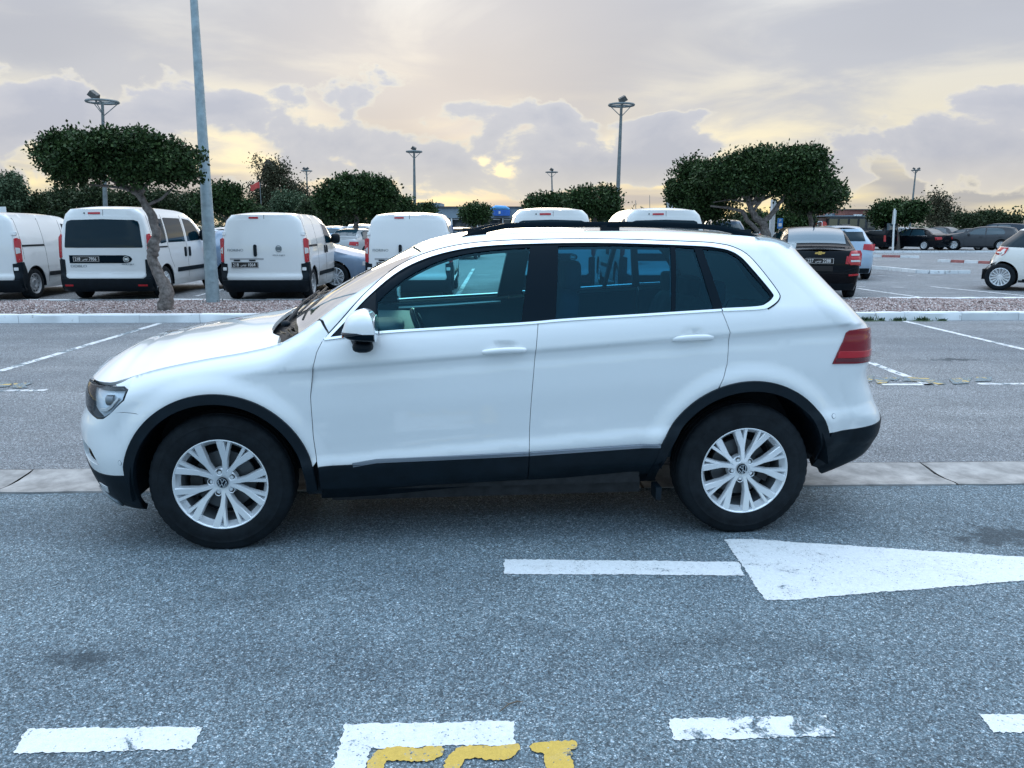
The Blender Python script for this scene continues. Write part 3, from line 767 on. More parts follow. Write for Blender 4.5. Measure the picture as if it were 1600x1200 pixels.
# far kerbs of red and white stones
def kerb_run(label, pts, cols, seglen=None, h=.12, w=.14):
    e = empty('kerb', label, 'kerb'); P = [G(*p, .04) for p in pts]; P = [Vector((p.x, p.y, gz(W2L(p)[1])-.01)) for p in P]; n = len(cols)
    d = [0]
    for i in range(1, len(P)): d.append(d[-1]+(P[i]-P[i-1]).length)
    def at(s):
        for i in range(1, len(P)):
            if s <= d[i]: return P[i-1].lerp(P[i], (s-d[i-1])/(d[i]-d[i-1]))
        return P[-1]
    for i, c in enumerate(cols):
        if c == '-': continue
        a = at(d[-1]*i/n); b = at(d[-1]*(i+1)/n); t = (b-a).normalized(); s_ = Vector((-t.y, t.x, 0))*w/2; g_ = t*.012
        mb = MB(); a = a+g_; b = b-g_; u = Vector((0, 0, h)); k = .8
        mb.add([a-s_, a+s_, b+s_, b-s_, a-s_*k+u, a+s_*k+u, b+s_*k+u, b-s_*k+u], [(0, 1, 2, 3), (4, 7, 6, 5), (0, 4, 5, 1), (1, 5, 6, 2), (2, 6, 7, 3), (3, 7, 4, 0)])
        mb.build('kerb_stone', KERBW if c == 'w' else KERBR, e)
    return e
kerb_run('white kerb curving round the empty bays left of the white hatchback', [(1340, 420), (1380, 423), (1438, 430), (1470, 430.5), (1514, 430)], 'wwwwwwwwwwww')
kerb_run('short red and white kerb in front of the dark saloons', [(1338, 400), (1356, 400), (1436, 402)], 'rwwrrww')
kerb_run('red and white kerb next to the front of the white hatchback', [(1466, 409), (1552, 413)], 'wrwr')
kerb_run('long pale kerb under the row of dark saloons', [(1338, 394), (1480, 393.5), (1620, 393)], 'wwwwwwwwwwwwwwwwwwww')

# twig and weeds
mb = MB(); P = [G(x, y, .01) for x, y in ((780, 1112), (795, 1100), (808, 1096), (820, 1097))]
mb.tube(P, [.0015, .003, .003, .001], 5); mb.tube([P[1], G(788, 1096, .015)], [.002, .001], 5)
tag(mb.build('twig', simple('twig_bark', (.10, .08, .06), .8), None, 40), 'thin dry twig lying on the asphalt between the road dashes', 'twig')
WEED = simple('weed_leaf', (.035, .070, .025), .7, vary=.4, vscale=30)
wl = [('largest weed tuft at the foot of the kerb beside the car tail', 1352, 1.5), ('flat weed tuft at the kerb foot, second from the car tail', 1375, .7), ('spreading weed under the kerb joint near the bay line', 1405, 1.0), ('upright weed clump right of the bay line at the kerb', 1441, 1.3), ('tiny weed sprig farthest along the kerb foot', 1472, .7)]
for lab, px_, s in wl:
    c = G(px_, 501.5); mb = MB(); mb.sq((c.x, c.y, .0), (.16*s, .05*s, .014), 2.2, 12, 4)
    for i in range(int(70*s)):
        a = random.uniform(0, 6.28); r_ = abs(random.gauss(0, .06*s)); b0 = Vector((c.x+math.cos(a)*r_*1.3, c.y+math.sin(a)*r_*.4, .0))
        l_ = random.uniform(.03, .09)*s**.5; d_ = Vector((random.uniform(-.8, .8), random.uniform(-.8, .3), 1)).normalized()*l_; w_ = Vector((random.uniform(-1, 1), random.uniform(-1, 1), 0)).normalized()*.009
        mb.add([b0, b0+d_*.5+w_, b0+d_, b0+d_*.5-w_], [(0, 1, 2, 3)])
    tag(mb.build('weed', WEED), lab, 'weed', 'weeds along the kerb')
# ---------------------------------------------------------------- the white sport utility vehicle
H_RZ = .085438
hero = empty('white_suv', 'white sport utility vehicle with black arch trims parked side on across the foreground', 'car', loc=(-1.5240, 4.62370, 0), rz=H_RZ)
S_ = HERO.P
def T_top(a, b): return np.stack([a, b, HERO.top(a, b)], -1)
def Tp(x0, x1, n=14):
    xs = np.linspace(x0, x1, n); return [(float(x), float(HERO.T(x))) for x in xs]
FRONT = [(.4563, .4256), (.4801, .4622), (.4673, .5937), (.464, .7875), (.4835, .9308), (.5034, 1.007), (.5273, 1.054)]
HL = [(-.92, .775), (-.93, .835), (-.64, .843), (-.5257, .842), (-.4458, .841), (-.4115, .828), (-.429, .7808), (-.5377, .7124), (-.6026, .6884), (-.66, .685), (-.74, .700), (-.86, .725)]
BELT = [(.5331, 1.0626), (.7937, 1.0909), (1.1356, 1.1105), (1.5711, 1.1332), (1.6734, 1.142), (2.0926, 1.1652), (2.479, 1.1859)]
beltf = pchip(*zip(*BELT))
CH_O = crv([(.5273, 1.054), (.6081, 1.1385), (.7173, 1.2569), (.8528, 1.3751), (.9813, 1.4459), (1.1438, 1.4948), (1.3405, 1.5218), (1.6567, 1.5335), (2.0013, 1.5342), (2.4333, 1.5209),
        (2.5502, 1.5107), (2.6165, 1.496), (2.6798, 1.4621), (2.736, 1.3972), (2.8119, 1.2827), (2.8164, 1.244), (2.7692, 1.2091), (2.7123, 1.1931), (2.5183, 1.1858)], 4)
CH_I = crv([(.556, 1.0645), (.6297, 1.1385), (.7365, 1.2513), (.8699, 1.3621), (.9976, 1.4301), (1.153, 1.4772), (1.346, 1.5051), (1.6548, 1.5174), (1.9987, 1.5183), (2.4235, 1.5044),
        (2.53, 1.4947), (2.5961, 1.480), (2.6495, 1.4483), (2.7024, 1.3857), (2.7839, 1.2758), (2.7857, 1.249), (2.7478, 1.2215), (2.6979, 1.2075), (2.5136, 1.1995)], 4)
BG = crv([(1.6563, 1.5335), (1.6336, 1.4259), (1.6089, 1.3028), (1.5831, 1.1345), (1.558, .8677), (1.5447, .6696), (1.5393, .456)], 3)
RG = [(2.4333, 1.5209), (2.4721, 1.3433), (2.5122, 1.1875), (2.5345, 1.1267), (2.5515, 1.082), (2.5504, 1.0021), (2.5473, .9205), (2.5292, .8572), (2.5045, .7970)]
def gapL(pts, w=.0028): return [(p[0]-w, p[1]) for p in pts]
def gapR(pts, w=.0028): return [(p[0]+w, p[1]) for p in pts]
fr_arc = arc(0, .345, .462, 9.5, 129, 30)         # from the rear foot over the top to the bumper line
def doorZ(u): return np.interp(u, [.48, 1.54, 2.22], [.431, .457, .487])

CREASE = [[(float(u), .90+.069*float(u)+dz_) for u in np.arange(-.5, 3.7, .022)] for dz_ in (.015, .0, -.014, -.028, -.048, -.44, -.47, -.505, -.53)]
for d_ in (.014, .03, .05, .075, .10, .125):
    tx = np.arange(-.83, 2.98, .02); tz = HERO.T(tx); g_ = np.gradient(tz, tx); nn_ = np.hypot(1, g_)
    CREASE.append([(float(a), float(b)) for a, b in zip(tx + g_/nn_*d_, tz - d_/nn_)])
def side_parts(sd):
    K = dict(side=sd, flip=True)
    # fender
    fa = arc(0, .345, .460, 10, 131, 30)
    poly = gapL([(.4563, .43)] + FRONT[1:], .0025)
    poly = poly + [(.556, 1.092), (.512, 1.150)] + Tp(.495, -.52, 26) + [(-.505, .8435), (-.4458, .844), (-.4085, .830), (-.4265, .7788), (-.533, .718), (-.4355, .722), (-.3724, .7175)] + fa[::-1]
    panel(S_, poly, 'front_fender', WHITE, hero, grid=.03, lines=CREASE, **K)
    # front door: painted skin below the belt
    b = [(float(u), float(beltf(u))) for u in np.linspace(.533, 1.5811, 12)]
    fd = gapR(FRONT[1:] , .0022) + b + gapL(BG[BG.index(min(BG, key=lambda q: abs(q[1]-1.13))):], .0022)
    fd = fd + [(float(u), float(doorZ(u))) for u in np.linspace(1.535, .486, 10)]
    d1 = panel(S_, fd, 'front_door', WHITE, hero, grid=.02, lines=CREASE, **K)
    # rear door
    rb = [(float(u), float(beltf(u))) for u in np.linspace(1.5860, 2.511, 12)]
    ra = arc(2.68, .345, .4845, 163, 112, 12)
    rdp = gapR(BG[BG.index(min(BG, key=lambda q: abs(q[1]-1.13))):][::-1], .0022) + rb + gapL(RG[2:-1]) + [(2.497, .793)] + ra[::-1] + [(float(u), float(doorZ(u))) for u in np.linspace(2.213, 1.5435, 8)]
    rdp = [q for q in rdp]
    d2 = panel(S_, rdp, 'rear_door', WHITE, hero, grid=.02, lines=CREASE, **K)
    # pillar and roof side frame, one pressing with the rear quarter panel
    ra2 = arc(2.68, .345, .4815, 109.5, 23.5, 24)
    qx = [(3.165, .5377), (3.3, .5465), (3.6, .571), (3.78, .585)]
    tailz = [(3.80, .70), (3.82, .84), (3.80, .93), (3.80, 1.07), (3.74, 1.14), (3.55, 1.34), (3.38, 1.5)]
    qz = CH_O[CH_O.index(min(CH_O, key=lambda q: abs(q[0]-.6081)+abs(q[1]-1.1385))):]
    qz = [(float(u), float(z)) for u, z in qz]
    q = [(.5290, 1.154), (.5625, 1.0975)] + qz + gapR(RG[2:-1], .0022) + [(2.5075, .798)] + ra2 + qx + tailz + Tp(3.02, .51, 50)
    panel(S_, q, 'quarter_panel', WHITE, hero, grid=.03, lines=CREASE, **K)
    # dark frame behind the glass
    dlo = CH_I + [(float(u), float(beltf(u))+.003) for u in np.linspace(2.51, .56, 20)]
    G1 = crv([(.7929, 1.2394), (.8708, 1.3084), (.9815, 1.3812), (1.1426, 1.4493), (1.3382, 1.4842), (1.5647, 1.5007)], 3) + [(1.4982, 1.1264), (1.1358, 1.1124), (.7936, 1.0947)]
    G2 = [(1.7098, 1.5076), (1.9978, 1.5109), (2.29, 1.5046), (2.2563, 1.1811), (1.9633, 1.1654), (1.6706, 1.1499)]
    G3 = [(2.3162, 1.5025), (2.4122, 1.4955), (2.4737, 1.195), (2.2762, 1.1841)]
    G4 = crv([(2.4548, 1.4913), (2.5288, 1.4873), (2.588, 1.4746), (2.6407, 1.4418), (2.6962, 1.3679), (2.7711, 1.2717), (2.7716, 1.251), (2.7377, 1.2215), (2.6984, 1.2095), (2.5206, 1.203)], 2)
    panel(S_, dlo, 'window_frame', GLOSSBLACK, hero, off=-.004, thick=.03, grid=.04, holes=[G1, G2, G3, G4], closed=True, **K)
    for pl, m, nm in ((G1, GLASSF, 'front_door_window'), (G2, GLASSR, 'rear_door_window'), (G3, GLASSR, 'rear_vent_window'), (G4, GLASSR, 'quarter_window')):
        panel(S_, pl, nm, m, hero, off=-.009, thick=0, grid=.05, **K)
    # bright trims
    panel(S_, CH_O[1:] + CH_I[::-1], 'window_chrome_strip', CHROME, hero, off=.005, thick=.012, grid=.03, **K)
    bs = [(float(u), float(beltf(u))) for u in np.linspace(.54, 2.51, 40)]
    panel(S_, strip(bs, -.002, .0085), 'belt_chrome_strip', CHROME, hero, off=.006, thick=.012, grid=.03, **K)
    # black seal between chrome and paint
    panel(S_, [(q[0]-.0, q[1]) for q in strip(CH_O[2:-6], -.0005, .0065)], 'window_seal', PLASTIC, hero, off=.0025, thick=.008, grid=.04, **K)
    # lower trims, following the doors
    for x0, x1 in ((.655, 1.5365), (1.5415, 2.214)):
        bs = [(float(u), float(doorZ(u))+.0165) for u in np.linspace(x0, x1, 16)]
        if x0 < 1: bs[0] = (x0, doorZ(x0)+.002); bs[1] = (bs[1][0], doorZ(bs[1][0])+.010)
        panel(S_, strip(bs, -.008, .009), 'door_chrome_strip', SATIN, hero, off=.012, thick=.014, grid=.03, **K)
    for x0, x1, nm in ((.488, 1.5365, 'front_door_cladding'), (1.5415, 2.222, 'rear_door_cladding')):
        t = [(float(u), float(doorZ(u))+ .003) for u in np.linspace(x0, x1, 12)]
        bt = [(x1, .315), (x0, .312)]
        panel(S_, t + bt, nm, PLASTIC, hero, off=.012, thick=.03, grid=.04, **K)
    panel(S_, [(.49, .306), (2.25, .309), (2.27, .205), (.47, .205)], 'sill_trim', PLASTIC, hero, off=-.012, thick=.05, grid=.06, **K)
    # wheel arch trims
    fo = arc(0, .345, .468, 9.5, 173, 40); fi = arc(0, .345, .420, -6, 176, 40)
    a1 = [(.448, .300), (.472, .306)] + fo + [(-.462, .385), (-.458, .30), (-.418, .23)] + fi[::-1]
    panel(S_, a1, 'front_arch_trim', PLASTIC, hero, off=.014, thick=.035, grid=.03, **K)
    ro = arc(2.68, .345, .488, 187, 22, 44); ri = arc(2.68, .345, .437, 190, 5, 44)
    a2 = [(2.215, .245)] + ro + [(3.150, .50), (3.145, .40), (3.12, .36)] + ri[::-1] + [(2.262, .245)]
    panel(S_, a2, 'rear_arch_trim', PLASTIC, hero, off=.014, thick=.035, grid=.03, **K)
    # wheel house linings
    for cx in (0, 2.68):
        mb = MB(); rr = .432 if cx == 0 else .45; pts = arc(cx, .345, rr, 3, 177, 28) if cx else arc(cx, .345, rr, -8, 190, 28)
        vs = []; 
        for (x, z) in pts: vs += [(x, -sd*.90, z), (x, -sd*.45, z)]
        mb.add(vs, [(2*i, 2*i+1, 2*i+3, 2*i+2) for i in range(28)])
        mb.add([(x, -sd*.45, z) for x, z in pts], [tuple(range(29))])
        mb.build('wheel_house_lining', PLASTIC, hero, 40)
    # door handles
    for hx, hz in ((1.413, 1.0), (2.362, 1.052)):
        mb = MB(); y0 = float(S_(hx, hz)[1])
        pts = []; n = 14
        vs = []; fs = []
        for i in range(n+1):
            t = i/n; x = hx - .120 + .240*t; zz = hz - .004 + .010*t + .006*math.sin(math.pi*t)
            o_ = .030*math.sin(math.pi*min(1, max(0, t)))**.35 + .002; hh = .0160*(1-.35*abs(2*t-1)**3)
            for k in range(10):
                a = 2*math.pi*k/10
                vs.append((x, -sd*(y0 + o_ - .012 + .012*math.cos(a)), zz + hh*math.sin(a)))
        for i in range(n):
            for k in range(10):
                q_ = (i*10+k, i*10+(k+1) % 10, (i+1)*10+(k+1) % 10, (i+1)*10+k); fs.append(q_ if sd > 0 else q_[::-1])
        mb.add(vs, fs + [tuple(range(10)), tuple(range(n*10, n*10+10))])
        hd = mb.build('door_handle', WHITE, d1 if hx < 2 else d2, 60)
    # headlight: bright housing behind a clear cover
    hc = (np.mean([p[0] for p in HL]), np.mean([p[1] for p in HL]))
    def shr(pl, k): return [(hc[0]+(p[0]-hc[0])*k, hc[1]+(p[1]-hc[1])*k) for p in pl]
    hlm = MB()
    h0 = panel(S_, HL, 'headlight', GLOSSBLACK, hero, off=-.055, thick=.0, grid=.03, **K)
    panel(S_, HL, 'lamp_cover', GLASSC, h0, off=.002, thick=0, grid=.03, **K)
    # surround ring of the housing
    panel(S_, HL, 'lamp_rim', GLOSSBLACK, h0, off=-.0005, thick=.055, grid=.03, holes=[shr(HL, .955)], **K)
    panel(S_, shr(HL, .95), 'lamp_reflector', ALLOYCH, h0, off=-.045, thick=0, grid=.02, **K)
    for (u, z, rr) in ((-.66, .770, .026),):
        p = S_(u, z); p2 = S_(u+.01, z); d_ = Vector((-1.0, 0, 0))
        mb = MB(); c = Vector((float(p[0])+.055, -sd*(float(p[1])-.02), float(p[2])))
        mb.lathe([(rr, 0.02), (rr, -.012), (rr*.86, -.016), (rr*.80, .0), (rr*.5, -.012), (.001, -.018)], 20, 'x', c=c)
        mb.build('projector', ALLOYD, h0, 40)
    bs = [(-.50, .792), (-.56, .745), (-.62, .724), (-.70, .722)]
    panel(S_, strip(bs, -.007, .007), 'running_light', WLENS, h0, off=-.028, thick=.012, grid=.02, **K)
    # tail lamp
    TL = [(3.119, .9076), (3.1571, .9969), (3.205, 1.0657), (3.24, 1.078), (3.36, 1.084), (3.50, 1.080), (3.70, 1.06), (3.73, .93), (3.60, .9045), (3.2882, .9060)]
    t0 = panel(S_, TL, 'tail_light', HLAMP, hero, off=.007, thick=.02, grid=.03, **K)
    panel(S_, [(3.140, .938), (3.56, .9355), (3.585, .965), (3.152, .972)], 'brake_strip', REDL, t0, off=.0095, thick=.003, grid=.03, **K)
    panel(S_, [(3.131, .917), (3.545, .912), (3.552, .931), (3.138, .934)], 'lower_strip', REDD, t0, off=.0095, thick=.003, grid=.03, **K)
    # bumper cover and its black lower part
    cfz = lambda z: float(HERO.xf(z)) + .36 - .95
    fb = [(-.3047, .7052), (-.3724, .713), (-.4355, .7175), (-.5361, .7175), (-.545, .7110), (-.6026, .6844), (-.66, .681), (-.74, .696), (-.86, .720), (-.97, .70), (-1.0, .64)]
    fb += [(cfz(.62)-.02, .62), (cfz(.47)-.02, .47), (-.98, .45), (-.86, .425), (-.78, .41), (-.66, .402), (-.5884, .400), (-.4660, .4005)] + arc(0, .345, .462, 173, 129, 12)
    fog = [(-.875, .555), (-.80, .548), (-.735, .525), (-.672, .452), (-.70, .448), (-.80, .46), (-.875, .475)]
    panel(S_, fb, 'front_bumper', WHITE, hero, off=0, thick=.02, grid=.03, holes=[fog], **K)
    f2 = panel(S_, fog, 'fog_light_recess', PLASTIC, hero, off=-.03, thick=0, grid=.03, **K)
    panel(S_, strip([(-.86, .545), (-.79, .537), (-.742, .515), (-.69, .460)], -.004, .004), 'fog_chrome_strip', CHROME, f2, off=-.008, thick=.02, grid=.03, **K)
    lo = [(-.4600, .3985), (-.5884, .3980), (-.66, .400), (-.78, .408), (-.86, .423), (-.98, .448), (cfz(.47)-.02, .468), (cfz(.3)-.02, .30), (cfz(.2)-.02, .20), (-.9, .20), (-.70, .205), (-.55, .20), (-.44, .20), (-.452, .30)]
    panel(S_, lo, 'lower_bumper', PLASTIC, hero, off=.004, thick=.03, grid=.03, **K)
    panel(S_, strip([(-.62, .235), (-.72, .262), (-.84, .285)], -.012, .018), 'bumper_blade', GREYT, hero, off=.012, thick=.01, grid=.03, **K)
    panel(S_, [(-.742, .345), (-.66, .33), (-.675, .295), (-.735, .30)], 'side_reflector', WLENS, hero, off=.008, thick=.01, grid=.03, **K)
    ml = [(3.148, .5345), (3.3, .543), (3.6, .5675), (3.80, .583), (cfz2(.40), .42), (3.78, .36), (3.70, .345), (3.60, .31), (3.50, .245), (3.434, .20), (3.30, .235), (3.235, .26), (3.145, .30)]
    panel(S_, ml, 'rear_bumper', PLASTIC, hero, off=.004, thick=.04, grid=.03, **K)
    # parking sensors
    for u, z in ((-.484, .468), (3.150, .629)):
        o = panel(S_, arc(u, z, .0125, 0, 345, 16), 'parking_sensor', GREYT, hero, off=.0012, thick=.004, grid=.02, **K)
        panel(S_, arc(u, z, .0108, 0, 345, 16), 'sensor_face', WHITE, o, off=.002, thick=.002, grid=.02, **K)
    # inner door trim below the belt
    tp = [(.60, 1.082), (1.0, 1.095), (1.55, 1.115), (2.1, 1.145), (2.50, 1.165), (2.50, .86), (2.28, .80), (2.14, .60), (2.10, .45), (.62, .42)]
    panel(S_, tp, 'inner_door_trim', INTERM, hero, off=-.035, thick=.01, grid=.1, closed=True, **K)
    panel(S_, strip([(.80, 1.06), (1.2, 1.075), (1.52, 1.09)], -.0, .012), 'door_capping', INTERL, hero, off=-.02, thick=.05, grid=.1, **K)
    # inner face of the rear quarter
    panel(S_, [(2.52, 1.17), (2.80, 1.19), (3.05, 1.12), (3.05, .88), (2.52, .88)], 'luggage_trim', INTERM, hero, off=-.04, thick=.01, grid=.1, closed=True, **K)
    # roof rail
    xs = np.linspace(1.22, 2.80, 22); mb = MB(); vs = []; fs = []
    for i, x in enumerate(xs):
        t = (x-1.22)/1.58; ye = float(HERO.yE(x)) - .035; zt = float(HERO.top(x, ye))
        lift = .042*min(1, (t/.13))**.8*min(1, ((1-t)/.16))**.8 + .004
        wd = .013
        for (dy, dz_) in ((-wd, lift-.028), (-wd, lift-.006), (-wd*.5, lift), (wd*.6, lift), (wd, lift-.008), (wd, lift-.028)):
            vs.append((x, -sd*(ye+dy), zt + max(dz_, 0) if dz_ > 0 else zt - .004))
    n = 6
    for i in range(21):
        for k in range(n):
            q_ = (i*n+k, i*n+(k+1) % n, (i+1)*n+(k+1) % n, (i+1)*n+k); fs.append(q_ if sd < 0 else q_[::-1])
    mb.add(vs, fs + [tuple(range(n)), tuple(range(21*n, 22*n))])
    mb.build('roof_rail', GLOSSBLACK, hero, 50)
    for x in (1.30, 2.0, 2.70):
        ye = float(HERO.yE(x)) - .035; zt = float(HERO.top(x, ye))
        MB().box((x, -sd*ye, zt+.012), (.05, .012, .018)).build('rail_foot', PLASTIC, hero)
    # door mirror
    mr = empty('door_mirror', parent=hero)
    def cap(u0, lower):
        mb = MB(); vs = []; fs = []; n = 20; m_ = 13
        for i in range(m_):
            t = i/(m_-1); x = .645 + .155*t
            g = (1-(1-t)**2.6)**.42
            for k in range(n+1):
                a = math.pi*k/n if not lower else math.pi + math.pi*k/n
                zc = 1.120
                hz_ = (.112*(.35+.65*g)*(.86+.14*t)*(1-.10*max(0, t-.8)/.2) if t > 0 else .03) if not lower else .046*g
                hy_ = .120*(.30+.70*g)
                cy = 1.01; ca, sa = math.cos(a), math.sin(a); e_ = .70
                yy = cy + hy_*math.copysign(abs(ca)**e_, ca); z_ = zc + hz_*math.copysign(abs(sa)**e_, sa)
                vs.append((x - .030*max(0, sa)**2*t + .012*(1-t)*max(0, sa), -sd*yy, z_))
        N_ = n+1
        for i in range(m_-1):
            for k in range(n):
                q_ = (i*N_+k, i*N_+k+1, (i+1)*N_+k+1, (i+1)*N_+k); fs.append(q_ if sd < 0 else q_[::-1])
        fs.append(tuple(range(N_))); fs.append(tuple(range((m_-1)*N_, m_*N_)))
        mb.add(vs, fs); return mb
    cap(0, False).build('mirror_cap', WHITE, mr, 50)
    cap(0, True).build('mirror_base', GLOSSBLACK, mr, 50)
    mb = MB(); mb.sq((.722, -sd*1.01, 1.118), (.080, .122, .010), 4, 20, 6); mb.build('mirror_band', GLOSSBLACK, mr, 50)
    mb = MB()
    mb.sq((.735, -sd*1.0, 1.047), (.050, .055, .028), 2.6, 16, 8)
    mb.tube([(.735, -sd*.99, 1.045), (.70, -sd*.93, 1.055), (.68, -sd*.86, 1.085)], [.026, .024, .028], 10)
    mb.build('mirror_stalk', PLASTIC, mr, 50)
    mb = MB(); mb.sq((.800, -sd*1.015, 1.135), (.004, .098, .062), 4, 20, 8); mb.build('mirror_glass', CHROME, mr, 50)
    mb = MB(); mb.box((.655, -sd*1.045, 1.108), (.004, .06, .004)); mb.build('turn_signal', ORANGE, mr)
    # corner trim in front of the door glass
    panel(S_, [(.56, 1.069), (.6297, 1.1365), (.7365, 1.2480), (.785, 1.288), (.783, 1.094)], 'mirror_corner_trim', PLASTIC, hero, off=-.0015, thick=.01, grid=.03, **K)

def cfz2(z): return float(HERO.xr(z)) - .32 + .97
ALLOYCH = simple('lamp_reflector', (.72, .80, .88), .18, metal=.15, coat=1)
for sd in (1, -1): side_parts(sd)

def sym(pts): return pts + [(x, -y) for x, y in pts[::-1]]
# hood, cowl, windscreen, roof (plan polygons)
xs = list(np.linspace(-.835, .30, 34))
pe = [(float(x), max(0.0, float(HERO.plan(x))-.0035)) for x in xs]
pe = [(x, y) for x, y in pe if y > .0] 
cowl_edge = [(.33, .765), (.290, .71), (.245, .64), (.220, .55), (.215, .42), (.222, .25), (.228, 0)]
hood = panel(T_top, sym(pe + cowl_edge[1:-1] ), 'hood', WHITE, hero, off=0, thick=.02, grid=.035)
def T_low(a, b):
    return np.stack([a, b, HERO.top(a, b) - .035*smooth(.0, .05, .78-np.abs(b))], -1)
def P_cowl(a, b):
    return np.stack([a, b, np.minimum(HERO.top(np.full_like(a, .16), b)-.045, HERO.top(a, b)-.03)], -1)
cw = [(.15, 0), (.16, .2), (.20, .40), (.26, .60), (.31, .765), (.41, .775), (.40, .6), (.37, .3), (.36, 0)]
panel(P_cowl, sym(cw[1:-1]), 'cowl_panel', PLASTIC, hero, thick=.02, grid=.04)
we = [(float(x), float(HERO.plan(x))-.010) for x in np.linspace(.405, 1.000, 16)]
ws_lo = [(.385, .70), (.36, .60), (.335, .45), (.315, .25), (.31, .10)]
ws_hi = [(.985, .52), (.96, .35), (.945, .15)]
wsp = sym([(x, y) for x, y in ws_lo[::-1]] + we + ws_hi)
def T_ws(a, b): return np.stack([a, b, HERO.top(a, b) - .002], -1)
panel(T_ws, wsp, 'windscreen', GLASSW, hero, off=0, thick=.004, grid=.05)
# black surround of the windscreen glass, seen from outside as a dark border
bd = sym([(x, y-.0) for x, y in ws_lo[::-1]] + we + ws_hi)
inn = sym([(x+.035, y*.95) for x, y in ws_lo[::-1]] + [(x+.01, y-.045) for x, y in we[2:-1]] + [(x-.03, y*.95) for x, y in ws_hi])
panel(T_ws, bd, 'windscreen_border', GLOSSBLACK, hero, off=-.006, thick=0, grid=.05, holes=[inn])
re_ = [(float(x), float(HERO.plan(x))-.003) for x in np.linspace(1.010, 2.99, 40)]
rr_ = [(3.03, .55), (3.04, .3)]
rf = sym([(.958, .15), (.972, .35), (.997, .52)] + re_ + rr_)
sun_roof = []
panel(T_top, rf, 'roof', WHITE, hero, off=0, thick=.03, grid=.06, closed=False)
def T_in(a, b): return np.stack([a, b, HERO.top(a, b) - .045], -1)
panel(T_in, sym([(1.03, .2), (1.05, .50), (1.3, .52), (2.0, .54), (2.9, .50), (2.95, .2)]), 'headliner', HEADLN, hero, thick=.01, grid=.12, closed=True)
# roof spoiler
mb = MB(); vs = []
prof = [(2.76, 1.546), (2.84, 1.543), (2.93, 1.532), (2.995, 1.518), (2.996, 1.508), (2.97, 1.487), (2.94, 1.468), (2.91, 1.45)]
n = len(prof); m_ = 21
for i in range(m_):
    y = -.665 + 1.33*i/(m_-1); e = abs(y)/.665
    for (x, z) in prof:
        sx = max(0, x-2.80)/.20; vs.append((x - .05*e**3*sx, y, z + .028*(1-e*e) - .012*e**4*sx + .004))
fs = [(i*n+k, i*n+(k+1) % n, (i+1)*n+(k+1) % n, (i+1)*n+k) for i in range(m_-1) for k in range(n)]
mb.add(vs, fs + [tuple(range(n-1, -1, -1)), tuple(range((m_-1)*n, m_*n))]); mb.build('roof_spoiler', WHITE, hero, 50)
# tailgate: closes the back between the corner panels
cz = lambda z, t: float(HERO.xr(z)) - .32 + .95*t
def tgp(t0, zlo, zhi, n=8): return [(cz(z, t0), z) for z in np.linspace(zlo, zhi, n)]
for sd in (1, -1):
    K = dict(side=sd, flip=True)
    panel(S_, tgp(.60, .585, 1.10) + tgp(1.0, .585, 1.10)[::-1], 'tailgate', WHITE, hero, off=-.001, thick=.02, grid=.06, **K)
    panel(S_, tgp(.52, 1.11, 1.50) + tgp(1.0, 1.11, 1.50)[::-1], 'rear_window', GLASSD, hero, off=-.004, thick=0, grid=.06, **K)
    # radiator grille between the headlights
    cf1 = lambda z, t: float(HERO.xf(z)) + .36 - .95*t
    panel(S_, [(cf1(z, .60), z) for z in np.linspace(.71, .83, 5)] + [(cf1(z, 1.0), z) for z in np.linspace(.71, .83, 5)][::-1], 'radiator_grille', GLOSSBLACK, hero, off=-.02, thick=.0, grid=.05, **K)
    for z in (.735, .765, .795): panel(S_, strip([(cf1(z, .55), z), (cf1(z, .8), z), (cf1(z, 1.0), z)][::-1], -.005, .005), 'grille_bar', CHROME, hero, off=.0, thick=.02, grid=.06, **K)
mb = MB(); mb.box((3.565, 0, .86), (.006, .26, .056)); pl_ = mb.build('rear_plate', PLATEB, hero)
mb = MB(); mb.box((-.842, 0, .52), (.006, .26, .056)); mb.build('front_plate', PLATEB, hero)

# underbody
mb = MB()
mb.box((1.34, 0, .235), (.82, .74, .04)); mb.box((-.33, 0, .26), (.26, .44, .04)); mb.box((3.15, 0, .32), (.22, .44, .06)); mb.box((1.34, 0, .33), (.80, .80, .06))
mb.tube([(.2, .25, .2), (1.2, .28, .2), (2.4, .1, .22), (3.3, .45, .26)], .035, 8); mb.tube([(0, -.7, .31), (0, .7, .31)], .035, 8); mb.tube([(2.68, -.7, .31), (2.68, .7, .31)], .05, 8)
mb.build('underbody', DARKMET, hero)
mb = MB(); mb.box((0.0, 0, .62), (.40, .50, .26)); mb.build('engine_bay', PLASTIC, hero)
for sd in (1, -1):
    MB().box((2.23, -sd*.82, .225), (.015, .05, .035)).build('mud_flap', PLASTIC, hero)
    MB().box((.455, -sd*.845, .36), (.035, .02, .085)).build('arch_filler', PLASTIC, hero)

# wipers in the cowl
for i, (y0, y1) in enumerate(((-.58, .02), (.05, .55))):
    mb = MB(); z0 = float(HERO.top(.36, 0)) - .0
    p0 = Vector((.30, y0, float(HERO.top(.30, abs(y0)))+.012)); p1 = Vector((.385, y1, float(HERO.top(.40, abs(y1)))+.03))
    mb.tube([p0, p0.lerp(p1, .5)+Vector((0, 0, .02)), p1], [.012, .009, .006], 6)
    mb.tube([p0.lerp(p1, .1)+Vector((.05, 0, .035)), p1+Vector((.03, .12, .012))], .006, 5)
    mb.sq(p0, (.025, .025, .018), 2.2, 10, 6); mb.build('wiper', PLASTIC, hero, 40)
